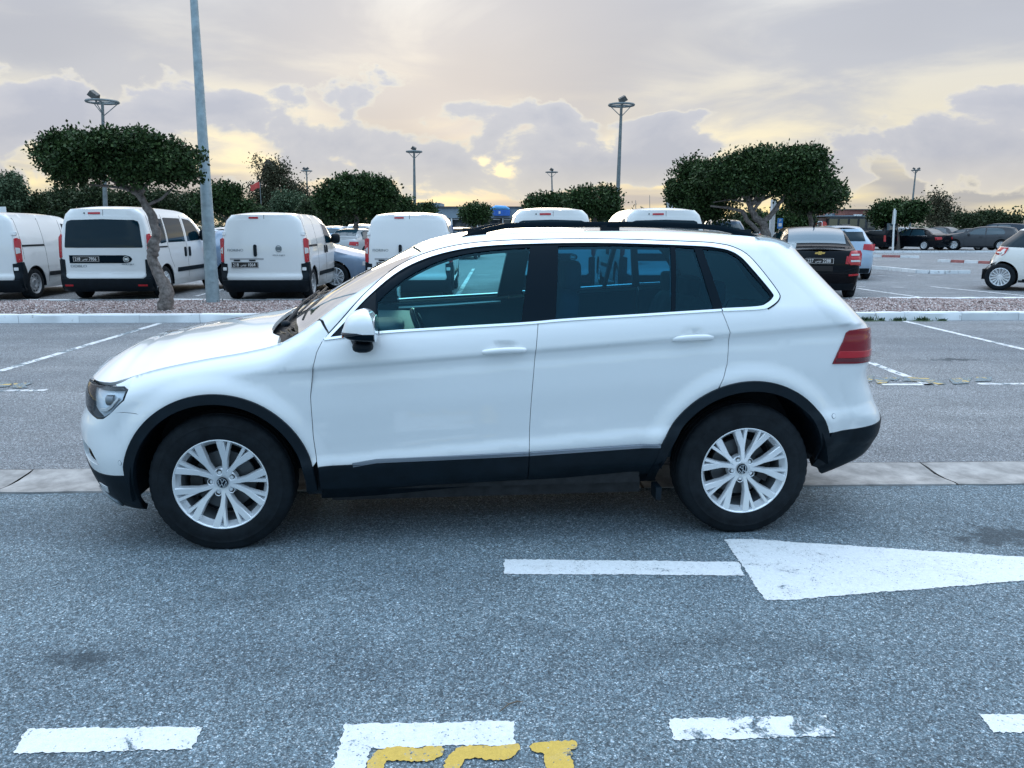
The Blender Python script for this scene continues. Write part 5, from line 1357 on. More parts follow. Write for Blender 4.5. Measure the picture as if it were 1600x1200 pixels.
def tall_van(label, X, Y, paint=VANWHITE, plate=None, sc=1.03, rz=0, rear_glass=True, words=True):
    c = Car('passenger_van', label, 'van', (0, 0, 0), away(rz), paint,
            T=[(-.90, .88), (-.6, .92), (-.2, 1.02), (.15, 1.11), (.32, 1.24), (.70, 1.54), (.92, 1.66), (1.2, 1.735), (1.8, 1.775), (2.6, 1.785), (3.48, 1.76)],
            xf=[(.2, -.80), (.5, -.90), (.85, -.88), (1, -.75)], xr=[(.15, 3.38), (.30, 3.48), (.45, 3.50), (.55, 3.47), (1.0, 3.47), (1.4, 3.43), (1.76, 3.38)],
            Wt=[(.15, .84), (.35, .89), (.6, .912), (.9, .912), (1.1, .90), (1.3, .872), (1.6, .80), (1.76, .745)], zb=.22, wheels=(0, 2.755), r=.322, track=.785,
            group='tall passenger vans parked in the row', lr=.14, nr=3.4, lf=.34, K=.82, wk='six', rnd=.13, ra=.075, scale=sc, crown=((-.9, 0), (-.5, .07), (1, .045), (3.1, .045), (3.38, 0)))
    d = Vector((math.cos(c.root.rotation_euler.z), math.sin(c.root.rotation_euler.z), 0)); c.root.location = Vector((X, Y, .10)) - d*3.48*sc
    c.Rr([(-.75, 1.56), (-.66, 1.62), (0, 1.64), (.66, 1.62), (.75, 1.56), (.79, 1.1), (.80, .8), (.76, .50), (.70, .44), (-.70, .44), (-.76, .50), (-.80, .8), (-.79, 1.1)], 'rear_doors', paint, off=.006, thick=.015)
    c.seam([(.02, .44), (.02, 1.00)], w=.004); c.seam([(.02, 1.53), (.02, 1.75)], w=.003)
    c.Rr(crv([(-.70, 1.50), (-.60, 1.555), (0, 1.575), (.62, 1.555), (.70, 1.50), (.745, 1.25), (.755, 1.045), (.70, 1.03), (0, 1.03), (-.72, 1.03), (-.755, 1.05), (-.745, 1.25)], 3)[:-1] if False else
         [(-.705, 1.47), (-.68, 1.53), (-.60, 1.555), (0, 1.572), (.60, 1.555), (.67, 1.53), (.695, 1.47), (.745, 1.045), (.73, 1.03), (-.73, 1.03), (-.745, 1.045)], 'rear_window', GLASSG, off=.010, thick=.02)
    # dark bar with the plate and the round emblem
    c.Rr([(-.67, .735), (-.67, .885), (.42, .885), (.50, .86), (.535, .81), (.50, .76), (.42, .735)], 'handle_bar', GLOSSBLACK, off=.016, thick=.03)
    x = float(c.rear(.42, .81)[0]); mb = MB(); mb.lathe([(.058, .020), (.058, .030), (.048, .030), (.048, .020)], 28, 'x', c=(x, .43, .81), close=True); mb.box((x+.022, .43, .81), (.004, .034, .024)); mb.build('round_badge', CHROME, c.root)
    if plate: c.plate(*plate, -.34, .812, w=.25, h=.052)
    if words:
        c.rtext('DOBLO', -.50, .675, .062, GREYT, sx=1.5); c.rtext('MULTIJET', .45, .71, .032, GREYT, sx=1.8)
    for k in (1, -1):
        c.Rr([(k*.81, 1.28), (k*.85, 1.30), (k*.898, 1.22), (k*.911, .84), (k*.86, .82), (k*.83, .86)], 'tail_lamp', REDL, off=.014, thick=.03)
        c.Rr([(k*.84, .78), (k*.911, .80), (k*.911, .2), (k*.66, .2), (k*.66, .40), (k*.77, .47)], 'bumper_corner', PLASTIC, off=.018, thick=.04)
        c.S([(3.20, .24), (3.14, .50), (3.20, .72), (3.28, .84), (3.46, .84), (3.7, .80), (3.7, .24)], 'bumper_side', PLASTIC, off=.016, thick=.03, sides=(-k,))
        c.Rr([(k*.62, .30), (k*.78, .30), (k*.78, .33), (k*.62, .33)], 'rear_reflector', REDL, off=.052, thick=.01)
    c.Rr([(-.84, .21), (-.84, .435), (.84, .435), (.84, .21)], 'rear_bumper', PLASTIC, off=.045, thick=.06)
    c.Rr([(-.26, 1.668), (-.03, 1.670), (-.03, 1.705), (-.26, 1.702)], 'brake_light', REDL, off=.012, thick=.02)
    c.Rr(rrect(-.345, 1.675, -.325, 1.70, .008), 'washer_jet', PLASTIC, off=.012, thick=.02)
    # side windows
    c.S([(2.62, 1.585), (2.66, 1.12), (2.90, 1.10), (3.06, 1.17), (3.16, 1.36), (3.18, 1.55), (3.14, 1.59)], 'rear_side_window', GLASSG)
    c.S([(1.66, 1.60), (1.66, 1.115), (2.56, 1.115), (2.54, 1.595), (2.48, 1.61)], 'sliding_door_window', GLASSG)
    c.S([(.62, 1.14), (.72, 1.25), (.98, 1.50), (1.15, 1.57), (1.50, 1.60), (1.52, 1.115)], 'front_door_window', GLASSG)
    for pts in ([(1.60, 1.67), (1.61, 1.1), (1.58, .8), (1.56, .36)], [(2.60, 1.68), (2.62, 1.1), (2.52, .82), (2.36, .60)], [(3.22, 1.68), (3.26, 1.2), (3.24, .84)]): c.S(strip(pts, -.003, .003), 'door_gap', PLASTIC, off=.0015, thick=.003)
    c.S([(2.64, 1.02), (3.20, 1.02), (3.20, 1.045), (2.64, 1.045)], 'sliding_door_rail', PLASTIC, off=.006)
    c.S([(.55, .50), (2.20, .50), (2.20, .585), (.55, .585)], 'rub_strip', PLASTIC, off=.014)
    for u in (1.48, 1.72): c.S(rrect(u-.045, .80, u+.045, 1.0, .03), 'door_handle', PLASTIC, off=.02, thick=.02)
    c.mirror(.76, 1.24, .90, h=(.08, .11, .13))
    c.Tt(sym([(.36, .66), (.66, .66), (.86, .60)]), 'windscreen', GLASSG)
    c.F([(.46, .70), (.80, .66), (.80, .92), (.52, .88)], 'headlamp', WLENS, both=True)
    return c
small_van('white panel van cut off by the left edge, next to the tall van', -10.72, 15.85)
tall_van('white passenger van with a wide dark rear window behind the crooked tree trunk', -8.17, 15.95, plate=('218', '7956'))
small_van('white panel van with blank rear doors between the lamp post and the blue hatchback', -4.99, 16.0, plate=('218', '1064'))
small_van('white panel van rising behind the bonnet and windscreen of the white car', -2.08, 16.0, plate=('218', '1052'))
tall_van('white passenger van peeking over the roof of the white car, left of two', .86, 17.1, VANWHITE2)
tall_van('white passenger van peeking over the roof of the white car, right of two', 3.27, 17.1, VANWHITE2)

def saloon(label, loc, rz, paint, sc=1.0, wk='five', group=None, name='saloon_car', kind='saloon', cat='car', L=4.5, roof=1.43, w=.88, dark=None, glassm=None, detail=.12, wbf=.60, fof=.195, rs=0):
    """generic car; kind decides the roof line"""
    wb = L*wbf; fo = L*fof; ro = L-wb-fo; xe = wb+ro; h = roof/1.43
    if kind == 'saloon':
        T = [(-fo, .66*h), (-fo+.35, .70*h), (0, .82*h), (.42, .93*h), (.50, .96*h), (1.25, 1.33*h), (1.6, 1.385*h), (2.3, 1.385*h), (2.75, 1.30*h), (wb+.45, 1.01*h), (xe-.25, .98*h), (xe, .95*h)]
        xr = [(.2, xe-.10), (.5, xe), (.7, xe+.01), (.95*h, xe-.03), (1.1, xe-.1)]
    elif kind == 'hatch':
        T = [(-fo, .70*h), (-fo+.3, .76*h), (0, .88*h), (.35, .97*h), (.45, 1.02*h), (1.1, 1.33*h), (1.45, 1.39*h), (2.2 - rs*.6, 1.395*h), (xe-.25-rs, 1.32*h)]
        xr = [(.2, xe-.08), (.45, xe), (.6, xe), (.85, xe-.05-rs*.15), (1.0*h, xe-.10-rs*.35), (1.32*h, xe-.30-rs), (1.5*h, xe-.36-rs*1.3)]
    elif kind == 'suv':
        T = [(-fo, .82*h), (-fo+.3, .88*h), (0, .96*h), (.35, 1.03*h), (.48, 1.07*h), (1.1, 1.34*h), (1.45, 1.39*h), (2.4, 1.395*h), (xe-.2, 1.34*h)]
        xr = [(.2, xe-.08), (.45, xe), (.65, xe), (.9, xe-.04), (1.05*h, xe-.08), (1.34*h, xe-.26), (1.5*h, xe-.3)]
    else:  # big van
        T = [(-fo, .50*h), (-fo+.3, .60*h), (-.1, .76*h), (.15, .84*h), (.75, 1.24*h), (1.1, 1.34*h), (1.6, 1.385*h), (xe-.05, 1.375*h)]
        xr = [(.2, xe-.05), (.4, xe), (.7, xe-.02), (1.0*h, xe-.04), (1.375*h, xe-.10)]
    zr = roof*.97
    Wt = [(.15, w-.08), (.35, w-.02), (.55, w), (.72*h, w-.002), (.90*h, w-.03), (1.0*h, w-.07), (1.2*h, w-.17 if kind != 'van' else w-.07), (1.4*h, w-.27 if kind != 'van' else w-.14)]
    r = .315 if kind != 'suv' else .345
    c = Car(name, label, cat, loc, rz, paint, T=T, xf=[(.2, -fo+.08), (.4, -fo), (.66*h, -fo+.01), (.9, -fo+.15)], xr=xr, Wt=Wt, zb=.20, wheels=(0, wb), r=r, track=w-.105, group=group,
            lr=.28 if kind != 'van' else .15, nr=2.6 if kind != 'van' else 3.4, lf=.42, nf=2.3, K=.95, wk=wk, rnd=.10, ra=.05, scale=sc, taper=((-fo, -.06), (-.2, -.01), (.4, 0), (wb-.3, 0), (xe, -.07)),
            gt=((0, 0), (1.2, 0), (wb, -.03), (xe, -.10)), crown=((-fo, 0), (-fo+.4, .09), (.3, .08), (.7, .03), (1.3, .04), (2.4, .04), (wb+.3, .03), (xe-.1, .03), (xe, 0)), detail=detail)
    G_ = glassm or GLASSG
    S = c.S; b = .93*h; ti = 1.31*h
    if kind == 'saloon':
        S([(.66, b), (.78, .99*h), (1.28, 1.27*h), (1.5, ti), (1.72, 1.325*h), (1.72, b)], 'front_window', G_); S([(1.80, b), (1.80, 1.325*h), (2.35, 1.32*h), (2.62, 1.25*h), (2.80, b+.02)], 'rear_side_window', G_)
        c.S(strip([(.62, b-.012), (1.8, b-.012), (2.95, b)], -.006, .006), 'belt_trim', CHROME, off=.008)
        wg = c.Tt(sym([(2.50, .50), (wb+.36, .58)]), 'rear_window', G_)
    elif kind == 'van':
        S([(.52, .96*h), (.92, 1.22*h), (1.2, 1.25*h), (1.35, 1.25*h), (1.35, .92*h), (.56, .92*h)], 'front_window', G_); S([(1.50, 1.25*h), (1.50, .92*h), (2.45, .92*h), (2.45, 1.25*h)], 'side_window', G_); S([(2.52, 1.25*h), (2.52, .92*h), (xe-.35, .92*h), (xe-.35, 1.25*h)], 'side_window', G_)
        c.Rr([(-.70, .95*h), (-.66, 1.28*h), (.66, 1.28*h), (.70, .95*h)], 'rear_window', G_)
    else:
        S([(.62, b+.03), (.74, 1.03*h), (1.14, 1.25*h), (1.4, ti), (1.70, 1.33*h), (1.70, b+.02)], 'front_window', G_); S([(1.78, b+.02), (1.78, 1.33*h), (2.4, 1.32*h), (2.62, 1.29*h), (2.78, 1.10*h), (2.75, b+.05)], 'rear_side_window', G_)
        c.Rr([(-.56, 1.03*h), (-.50, 1.27*h), (.50, 1.27*h), (.56, 1.03*h)], 'rear_window', G_)
    ws = sym([(.52, .62), (1.10, .60)]) if kind in ('saloon', 'hatch') else sym([(.50, .64), (1.0, .60)]) if kind == 'suv' else sym([(.22, .70), (.72, .70)])
    c.Tt(ws, 'windscreen', G_)
    for u0 in (.55, 1.75): c.S(strip([(u0+.05, b-.03), (u0, .6), (u0+.05, .30)], -.003, .003), 'door_gap', PLASTIC, off=.0015, thick=.003)
    for u in (1.50, 2.55): c.handle(u, b-.10)
    c.mirror(.80, b+.05, w-.06, mat=paint)
    c.S([(.50, .215), (wb-.45, .215), (wb-.45, .28), (.50, .28)], 'sill', PLASTIC, off=.01)
    if kind != 'van':
        lz = .80*h if kind == 'saloon' else .90*h
        c.Rr([(.50, lz-.09), (w-.03, lz-.13), (w-.02, lz+.05), (.52, lz+.06)], 'tail_lamp', REDL, both=True, off=.008)
        c.F([(.48, .60*h-.04), (w-.12, .56*h), (w-.14, .66*h-.01), (.50, .62*h)], 'headlamp', WLENS, both=True, off=.006)
    else: c.Rr([(w-.16, .55), (w-.04, .55), (w-.05, .95), (w-.14, .95)], 'tail_lamp', REDL, both=True, off=.01)
    c.Rr([(-.26, .62*h-.05), (-.26, .62*h+.05), (.26, .62*h+.05), (.26, .62*h-.05)], 'plate', PLATEB, off=.012)
    c.Rr([(-w+.15, .21), (-w+.15, .34), (w-.15, .34), (w-.15, .21)], 'rear_valance', PLASTIC, off=.01)
    c.F([(-.35, .30), (-.35, .52), (.35, .52), (.35, .30)], 'grille', PLASTIC, off=.006)
    return c
# ---------------------------------------------------------------- cars around the lot
def P3(px, Y, py=None, z=None):
    v = AT(px, 400, Y); b = W2L(v)[1]; return Vector((v.x, v.y, gz(b) if z is None else z))
# black saloon seen from behind, right of the white car
def rear_anchor(px, Y, z, rz, xe, sc=1.0):
    v = AT(px, 400, Y); d = Vector((math.cos(rz), math.sin(rz), 0)); q = Vector((v.x, v.y, z)) - d*xe*sc; return q
rz = away(-14)
bs_ = saloon('black saloon with a gold badge parked just behind the tail of the white car', (0, 0, 0), rz, BLACKP, L=4.40, roof=1.49, w=.865, wk='ten', sc=1.0, detail=.08, glassm=None)
xe = 4.40*(1-.195)
bs_.root.location = rear_anchor(1281, 16.1, .10, rz, xe)
# its lamps, badge and plate
for k in (1, -1):
    l_ = bs_.Rr([(k*.52, .80), (k*.60, .99), (k*.82, 1.00), (k*.845, .93), (k*.83, .74), (k*.60, .72)], 'tail_lamp', REDL, off=.018, thick=.03)[0]
    for z0, z1, m_ in ((.90, .935, WLENS), (.78, .815, WLENS), (.845, .87, REDB)): bs_.Rr([(k*.60, z0), (k*.80, z0), (k*.80, z1), (k*.60, z1)], 'lamp_band', m_, off=.022, thick=.01, parent=l_)
    bs_.Rr([(k*.58, .50), (k*.78, .51), (k*.78, .545), (k*.58, .535)], 'rear_reflector', REDL, off=.02, thick=.01)
bs_.Tt(sym([(2.58, .52), (3.00, .57)]), 'rear_window_glass', GLASSL, off=.012)
x = float(bs_.rear(0, .96)[0])
mb = MB(); mb.prism([(-.10, -.018), (-.085, .018), (-.03, .018), (-.03, .034), (.035, .034), (.035, .018), (.10, .018), (.085, -.018), (.03, -.018), (.03, -.034), (-.035, -.034), (-.035, -.018)], 0, .014, Matrix.Translation((x+.006, 0, .955)) @ Matrix(((0, 0, 1, 0), (1, 0, 0, 0), (0, 1, 0, 0), (0, 0, 0, 1))))
mb.build('badge', GOLD, bs_.root)
bs_.plate('227', '2288', 0, .80, w=.27, h=.058)
bs_.seam([(-.84, .70), (-.50, .60), (.50, .60), (.84, .70)], w=.004)
mb = MB(); v0 = Vector((2.45, 0, float(bs_.sh.top(2.45, 0)))); mb.tube([v0, v0+Vector((.06, 0, .05)), v0+Vector((.11, 0, .30))], [.02, .012, .004], 6); mb.build('aerial', PLASTIC, bs_.root, 40)

GLASSF_ = simple('far_car_glass', (.02, .05, .07), .05, spec=.8)
def put(label, px, Y, deg, paint, anchor='rear', **kw):
    rz = R(deg) + LOT; L = kw.get('L', 4.5); c = saloon(label, (0, 0, 0), rz, paint, glassm=GLASSF_ if Y > 30 else None, **kw)
    xe = L*(1-.195) if anchor == 'rear' else 0 if anchor == 'front_axle' else (L*.60)/2
    q = rear_anchor(px, Y, 0, rz, xe, kw.get('sc', 1)); q.z = gz(W2L(q)[1]); c.root.location = q; return c
put('pale blue hatchback mostly hidden in front of the black saloon', 1318, 22.0, -104, PALEBLUEP, kind='suv', name='hatchback_car', L=4.1, roof=1.5, w=.87)
rzf = R(143)
c = saloon('small rounded white hatchback with multi spoke wheels cut off by the right edge', (0, 0, 0), rzf, CREAMP, kind='hatch', name='hatchback_car', L=3.55, roof=1.50, w=.81, wk='multi', detail=.07, wbf=.655, fof=.262, rs=.22)
q = AT(1562, 438, 18.7); dd = Vector((math.cos(rzf), math.sin(rzf), 0)); nn_ = Vector((-math.sin(rzf), math.cos(rzf), 0)); c.root.location = Vector((q.x, q.y, .10)) - dd*3.55*.655 - nn_*.705
c = put('steel blue hatchback with silver alloy wheel showing between two white panel vans', 539, 19.6, 174, BLUEP, anchor='front_axle', kind='hatch', name='hatchback_car', L=4.25, roof=1.46, w=.89, wk='ten', detail=.07)
far = 'cars in the distant rows'
put('black minivan standing left of the dark saloons beyond the empty bays', 1392, 52.5, -52, BLACKP, kind='van', name='minivan', L=5.0, roof=1.92, w=.95, group=None)
put('black saloon between the black minivan and the dark blue saloon', 1477, 51.5, -62, BLACKP, L=4.7, roof=1.42, w=.91, wk='ten')
put('dark blue saloon right of the two black cars in the far row', 1561, 51.0, -60, NAVYP, L=4.55, roof=1.40, w=.89)
put('graphite car behind the nose of the dark blue saloon', 1590, 50.5, -38, GREYP, kind='suv', L=4.4, roof=1.52, w=.9, name='estate_car')
put('blue grey saloon roof seen between the two dark saloons, farther back', 1500, 64, -60, GREYP, L=4.5, roof=1.48, w=.89, detail=.2)
put('pale saloon roof showing above the black saloon near the minivan', 1440, 66, -60, SILVERP, L=4.5, roof=1.46, w=.89, detail=.2)
put('dark people carrier cut off by the right edge in the far row', 1606, 62, -50, NAVYP, kind='suv', L=4.8, roof=1.75, w=.93, detail=.2, name='people_carrier')
put('white off-road car with red lamps by the straight tree trunk behind the vans', 561, 40, -88, VANWHITE, kind='suv', L=4.4, roof=1.66, w=.92, name='estate_car', detail=.15)
put('silver saloon left of the straight tree trunk behind the vans', 530, 36, -108, SILVERP, L=4.4, roof=1.44, w=.88, detail=.15)
put('pale blue hatchback roof behind the silver saloon', 517, 48, -95, PALEBLUEP, kind='hatch', L=4.2, roof=1.55, w=.88, name='hatchback_car', detail=.2)
put('white hatchback glimpsed between the lamp post and the panel van', 343, 34, -96, VANWHITE, kind='hatch', L=4.0, roof=1.5, w=.87, name='hatchback_car', detail=.2)
put('dark hatchback half hidden right of the white panel van at the bonnet', 716, 37, -92, BLACKP, kind='hatch', L=4.1, roof=1.5, w=.87, name='hatchback_car', detail=.2)
put('blue pickup roof above the right end of the white car roof rail', 1137, 31, -92, BLUEP, kind='suv', L=4.9, roof=1.82, w=.93, name='pickup', detail=.2)
put('white hatchback roof behind the black saloon with gold badge', 1270, 38, -90, VANWHITE, kind='hatch', L=4.2, roof=1.52, w=.9, name='hatchback_car', detail=.2)
put('small white car far behind, left of the blue parking sign', 1203, 58, -90, VANWHITE, kind='hatch', L=4.0, roof=1.5, w=.85, name='hatchback_car', detail=.25)
# ---------------------------------------------------------------- trees
def leaf_mat(name, cols, transl=.15):
    m, t, b = new_mat(name)
    g_ = N(t, 'ShaderNodeNewGeometry'); lk(t, ramp(t, g_.outputs['Random Per Island'], cols), b.inputs['Base Color'])
    b.inputs['Roughness'].default_value = .6; b.inputs['Specular IOR Level'].default_value = .22
    b.inputs['Transmission Weight'].default_value = 0
    return m
LEAF = leaf_mat('ficus_leaf', [(0, (.010, .024, .008)), (.4, (.020, .046, .013)), (.8, (.034, .070, .020)), (1, (.052, .088, .026))])
LEAF2 = leaf_mat('far_leaf', [(0, (.014, .028, .012)), (.5, (.026, .046, .018)), (1, (.048, .070, .028))])
LEAF3 = leaf_mat('pine_leaf', [(0, (.030, .034, .018)), (.5, (.050, .055, .030)), (1, (.080, .080, .045))])
LEAF4 = leaf_mat('willow_leaf', [(0, (.030, .055, .030)), (.5, (.050, .085, .045)), (1, (.075, .115, .060))])
BARK = simple('grey_bark', (.15, .13, .12), .9, bump=1.0, bscale=34, vary=.6, vscale=16)
BARKD = simple('dark_bark', (.10, .085, .07), .9, bump=.8, bscale=20, vary=.4, vscale=9)
def leaves(blobs, n, size, seed, mat, parent, clump=.55, fill=.30, droop=0, name='crown'):
    """blobs: (centre, radii) ; many small leaves gathered in twigs"""
    r2 = np.random.default_rng(seed)
    extra = []
    for (c_, q_) in blobs:
        for _ in range(5):
            d_ = r2.normal(size=3); d_ /= np.linalg.norm(d_); f_ = r2.uniform(.26, .42)
            extra.append((tuple(np.array(c_)+d_*np.array(q_)*r2.uniform(.78, .98)), tuple(np.array(q_)*f_*np.array([1, 1, 1.15]))))
    blobs = [(c_, tuple(np.array(q_)*.93)) for c_, q_ in blobs] + extra
    vol = np.array([b[1][0]*b[1][1]*b[1][2] for b in blobs])**.67; pb = vol/vol.sum()
    nt_ = max(20, n//9)
    bi = r2.choice(len(blobs), nt_, p=pb); C = np.array([b[0] for b in blobs])[bi]; Rd = np.array([b[1] for b in blobs])[bi]
    d = r2.normal(size=(nt_, 3)); d /= np.linalg.norm(d, axis=1, keepdims=True)
    # lumpy outline
    lump = 1 + .10*np.sin(d[:, 0]*5+bi*2.1)*np.cos(d[:, 1]*4+d[:, 2]*6+bi) + .07*r2.normal(size=nt_)
    rad = np.where(r2.random(nt_) < fill, r2.random(nt_)**.5, .84+.16*r2.random(nt_))*lump
    tw = C + d*Rd*rad[:, None]
    gp = np.sin(tw[:, 0]*3.1/(size*9)+1.3*np.sin(tw[:, 2]*2.2/(size*9)+seed)) * np.sin(tw[:, 2]*3.7/(size*9)+1.1*np.sin(tw[:, 1]*2.9/(size*9)))
    kp = (gp < .45) | (r2.random(nt_) < .18); tw = tw[kp]; d = d[kp]
    k = 9; T_ = np.repeat(tw, k, 0); D = np.repeat(d, k, 0)
    m_ = len(T_)
    P = T_ + r2.normal(size=(m_, 3))*size*clump*1.7
    ax = D*.7 + r2.normal(size=(m_, 3))*.75 + np.array([0, 0, .15-droop]); ax /= np.linalg.norm(ax, axis=1, keepdims=True)
    up_ = r2.normal(size=(m_, 3)); sd_ = np.cross(ax, up_); sd_ /= np.maximum(np.linalg.norm(sd_, axis=1, keepdims=True), 1e-6)
    nn_ = np.cross(sd_, ax)
    L_ = size*r2.uniform(.7, 1.3, (m_, 1)); Wd = L_*r2.uniform(.26, .36, (m_, 1))
    a = P; b = P + ax*L_*.5 + sd_*Wd - nn_*L_*.06; c = P + ax*L_; e = P + ax*L_*.5 - sd_*Wd - nn_*L_*.06
    V = np.stack([a, b, c, e], 1).reshape(-1, 3)
    F = np.arange(m_*4).reshape(-1, 4)
    me = bpy.data.meshes.new(name); me.vertices.add(len(V)); me.vertices.foreach_set('co', V.ravel())
    me.loops.add(m_*4); me.loops.foreach_set('vertex_index', F.ravel()); me.polygons.add(m_)
    me.polygons.foreach_set('loop_start', np.arange(m_)*4); me.polygons.foreach_set('loop_total', np.full(m_, 4)); me.update(calc_edges=True)
    o = link(name, me, mat, parent); o['kind'] = 'stuff'; return o
def tree(label, px, Y, trunks, blobs, n, size, depth=1.0, mat=None, bark=None, name='tree', group=None, droop=0, fill=.30, zbase=None, seed=1, clump=.55):
    """trunks: list of (photo points, radii in m, depth offsets) ; blobs: (px, py, rx, ry) at depth Y"""
    v = AT(px, 400, Y); zb = gz(W2L(v)[1]) if zbase is None else zbase
    base = Vector((v.x, Y, zb)); e = empty(name, label, 'tree', group, base); sc = Y/F_PX; rr = random.Random(seed)
    mb = MB()
    for i, tk in enumerate(trunks):
        pts, rad = tk[0], tk[1]; dep = tk[2] if len(tk) > 2 else [0]*len(pts)
        P = [AT(x, y, Y+dy_) - base for (x, y), dy_ in zip(pts, dep)]
        if i == 0:
            P = [Vector((P[0].x, P[0].y, -.05))] + P; rad = [rad[0]*1.25] + list(rad)
        # finer, wobbling path
        Q = []; q = []
        for a in range(len(P)-1):
            for k in range(4):
                t = k/4; w_ = rad[a]*.18
                Q.append(P[a].lerp(P[a+1], t) + Vector((rr.uniform(-w_, w_), rr.uniform(-w_, w_), 0))*(1.2 if k else .4)); q.append((rad[a]+(rad[a+1]-rad[a])*t)*rr.uniform(.91, 1.09))
        Q.append(P[-1]); q.append(rad[-1])
        if i == 0: mb.tube(Q, q, 12); mb.build('trunk', bark or BARK, e, 60); mb = MB()
        else: mb.tube(Q, q, 7)
    # limbs from the fork into the crown
    top = AT(*trunks[0][0][-1], Y) - base if trunks else Vector((0, 0, 1.2))
    if not trunks:
        t_ = MB(); c0 = AT(px, max(b[1]+b[3]*.3 for b in blobs), Y) - base; t_.tube([(0, 0, -.05), (0, 0, max(.3, c0.z*.5)), (c0.x, 0, max(.6, c0.z))], [.12, .10, .08], 8); t_.build('trunk', bark or BARKD, e, 60); top = c0
    BL = []
    for (bx, by, rx, ry, *dd) in blobs:
        dy_ = dd[0] if dd else 0
        c = AT(bx, by, Y+dy_) - base; BL.append((tuple(c), (rx*sc, depth*min(rx, ry*1.8)*sc if depth < 10 else depth, ry*sc)))
        tgt = Vector(c); mid = top.lerp(tgt, .5) + Vector((rr.uniform(-.1, .1), rr.uniform(-.1, .1), .05)); r0 = max(.025, .0016*Y)
        mb.tube([top, mid, tgt], [r0, r0*.7, r0*.35], 6)
    bo = mb.build('branches', bark or BARK, e, 60)
    if Y > 40: bo['kind'] = 'stuff'
    leaves(BL, n, size, seed, mat or LEAF, e, droop=droop, fill=fill, clump=clump)
    return e
tree('umbrella shaped tree with a crooked forked trunk on the gravel strip at left', 257, 14.0,
     [([(258, 482), (262, 458), (250, 434), (237, 402), (239, 384), (245, 362), (234, 330), (216, 303)], [.13, .115, .10, .085, .10, .078, .07, .055]),
      ([(216, 303), (195, 294), (170, 291), (140, 288)], [.05, .035, .025, .015]), ([(218, 305), (228, 292), (236, 276)], [.045, .03, .02]), ([(232, 320), (252, 311), (266, 298), (272, 290)], [.03, .022, .018, .012]), ([(262, 460), (268, 452)], [.05, .04])],
     [(108, 246, 40, 30), (150, 240, 48, 32), (200, 234, 52, 26), (245, 244, 46, 30), (280, 266, 28, 28), (115, 266, 38, 18, .2), (175, 262, 52, 22), (235, 264, 44, 22), (84, 240, 24, 20), (98, 222, 22, 12), (288, 246, 20, 12), (140, 222, 38, 13)],
     52000, .064, depth=1.0, seed=3, fill=.5)
tree('broad round tree with several bare limbs, largest of the trees at right', 1195, 29.0,
     [([(1198, 372), (1194, 352), (1180, 340), (1172, 322)], [.17, .15, .12, .10]), ([(1172, 322), (1162, 300), (1150, 285)], [.09, .07, .04]), ([(1190, 350), (1205, 335), (1222, 312), (1232, 295)], [.11, .09, .07, .04]), ([(1186, 362), (1168, 345), (1160, 330), (1140, 325), (1110, 322)], [.09, .08, .07, .05, .03]), ([(1176, 330), (1190, 312), (1198, 298)], [.07, .05, .03]), ([(1165, 315), (1140, 312), (1115, 316)], [.04, .03, .02])],
     [(1130, 272, 40, 26), (1170, 265, 44, 28), (1215, 262, 44, 28), (1255, 262, 40, 28), (1272, 280, 26, 28), (1150, 290, 46, 18), (1245, 290, 46, 20), (1195, 250, 40, 16), (1240, 246, 40, 14), (1265, 248, 24, 14)],
     52000, .115, seed=5, fill=.45)
tree('dense round tree left of the broad tree, above the far van', 1096, 31.0, [([(1094, 365), (1096, 345), (1100, 330)], [.12, .11, .09])],
     [(1085, 300, 40, 36), (1072, 285, 26, 26), (1105, 285, 38, 30), (1095, 325, 44, 20), (1120, 305, 34, 26), (1062, 305, 18, 24)], 30000, .115, seed=6, fill=.4)
tree('lower tree with thin trunk right of the broad tree, over the black saloon', 1268, 31.5, [([(1270, 372), (1268, 350), (1262, 325)], [.10, .09, .07]), ([(1265, 335), (1278, 322)], [.05, .03])],
     [(1275, 302, 40, 26), (1298, 305, 24, 20), (1255, 300, 34, 24), (1262, 318, 38, 12), (1292, 318, 24, 12)], 22000, .115, seed=7, fill=.45)
tree('round topped tree on a straight pale trunk behind the vans, centre left', 553, 38.0, [([(553, 398), (554, 370), (557, 345), (560, 325)], [.17, .14, .12, .10]), ([(556, 338), (546, 328), (540, 320)], [.05, .04, .03]), ([(556, 336), (567, 327), (575, 318)], [.05, .04, .03])],
     [(530, 305, 32, 22), (565, 298, 36, 20), (592, 305, 24, 22), (548, 318, 48, 18), (585, 322, 28, 14), (512, 318, 16, 22), (600, 300, 14, 14)], 34000, .15, seed=8, fill=.5)
far_t = 'trees between the far parking rows'
tree('leafy round tree beside the tall lamp post, centre right', 928, 46.0, [([(926, 385), (928, 350), (932, 330)], [.16, .13, .10])], [(925, 312, 34, 18), (950, 316, 18, 18), (905, 318, 18, 16), (928, 328, 36, 12)], 16000, .17, seed=9, group=far_t)
tree('low tree left of the leafy round tree at the far vans', 858, 56.0, [], [(850, 318, 24, 11), (872, 318, 18, 10), (835, 322, 12, 8)], 8000, .20, seed=10, group=far_t)
tree('small dark clipped tree before the blue canopy', 743, 72.0, [], [(743, 335, 22, 13)], 6000, .22, seed=11, group=far_t)
tree('clipped dark tree under the thin lamp left of the building', 622, 60.0, [], [(612, 325, 24, 13), (632, 326, 16, 12)], 8000, .20, seed=12, group=far_t)
tree('small clipped tree against the grey building wall', 665, 78.0, [], [(662, 330, 17, 8)], 3500, .22, seed=13, group=far_t)
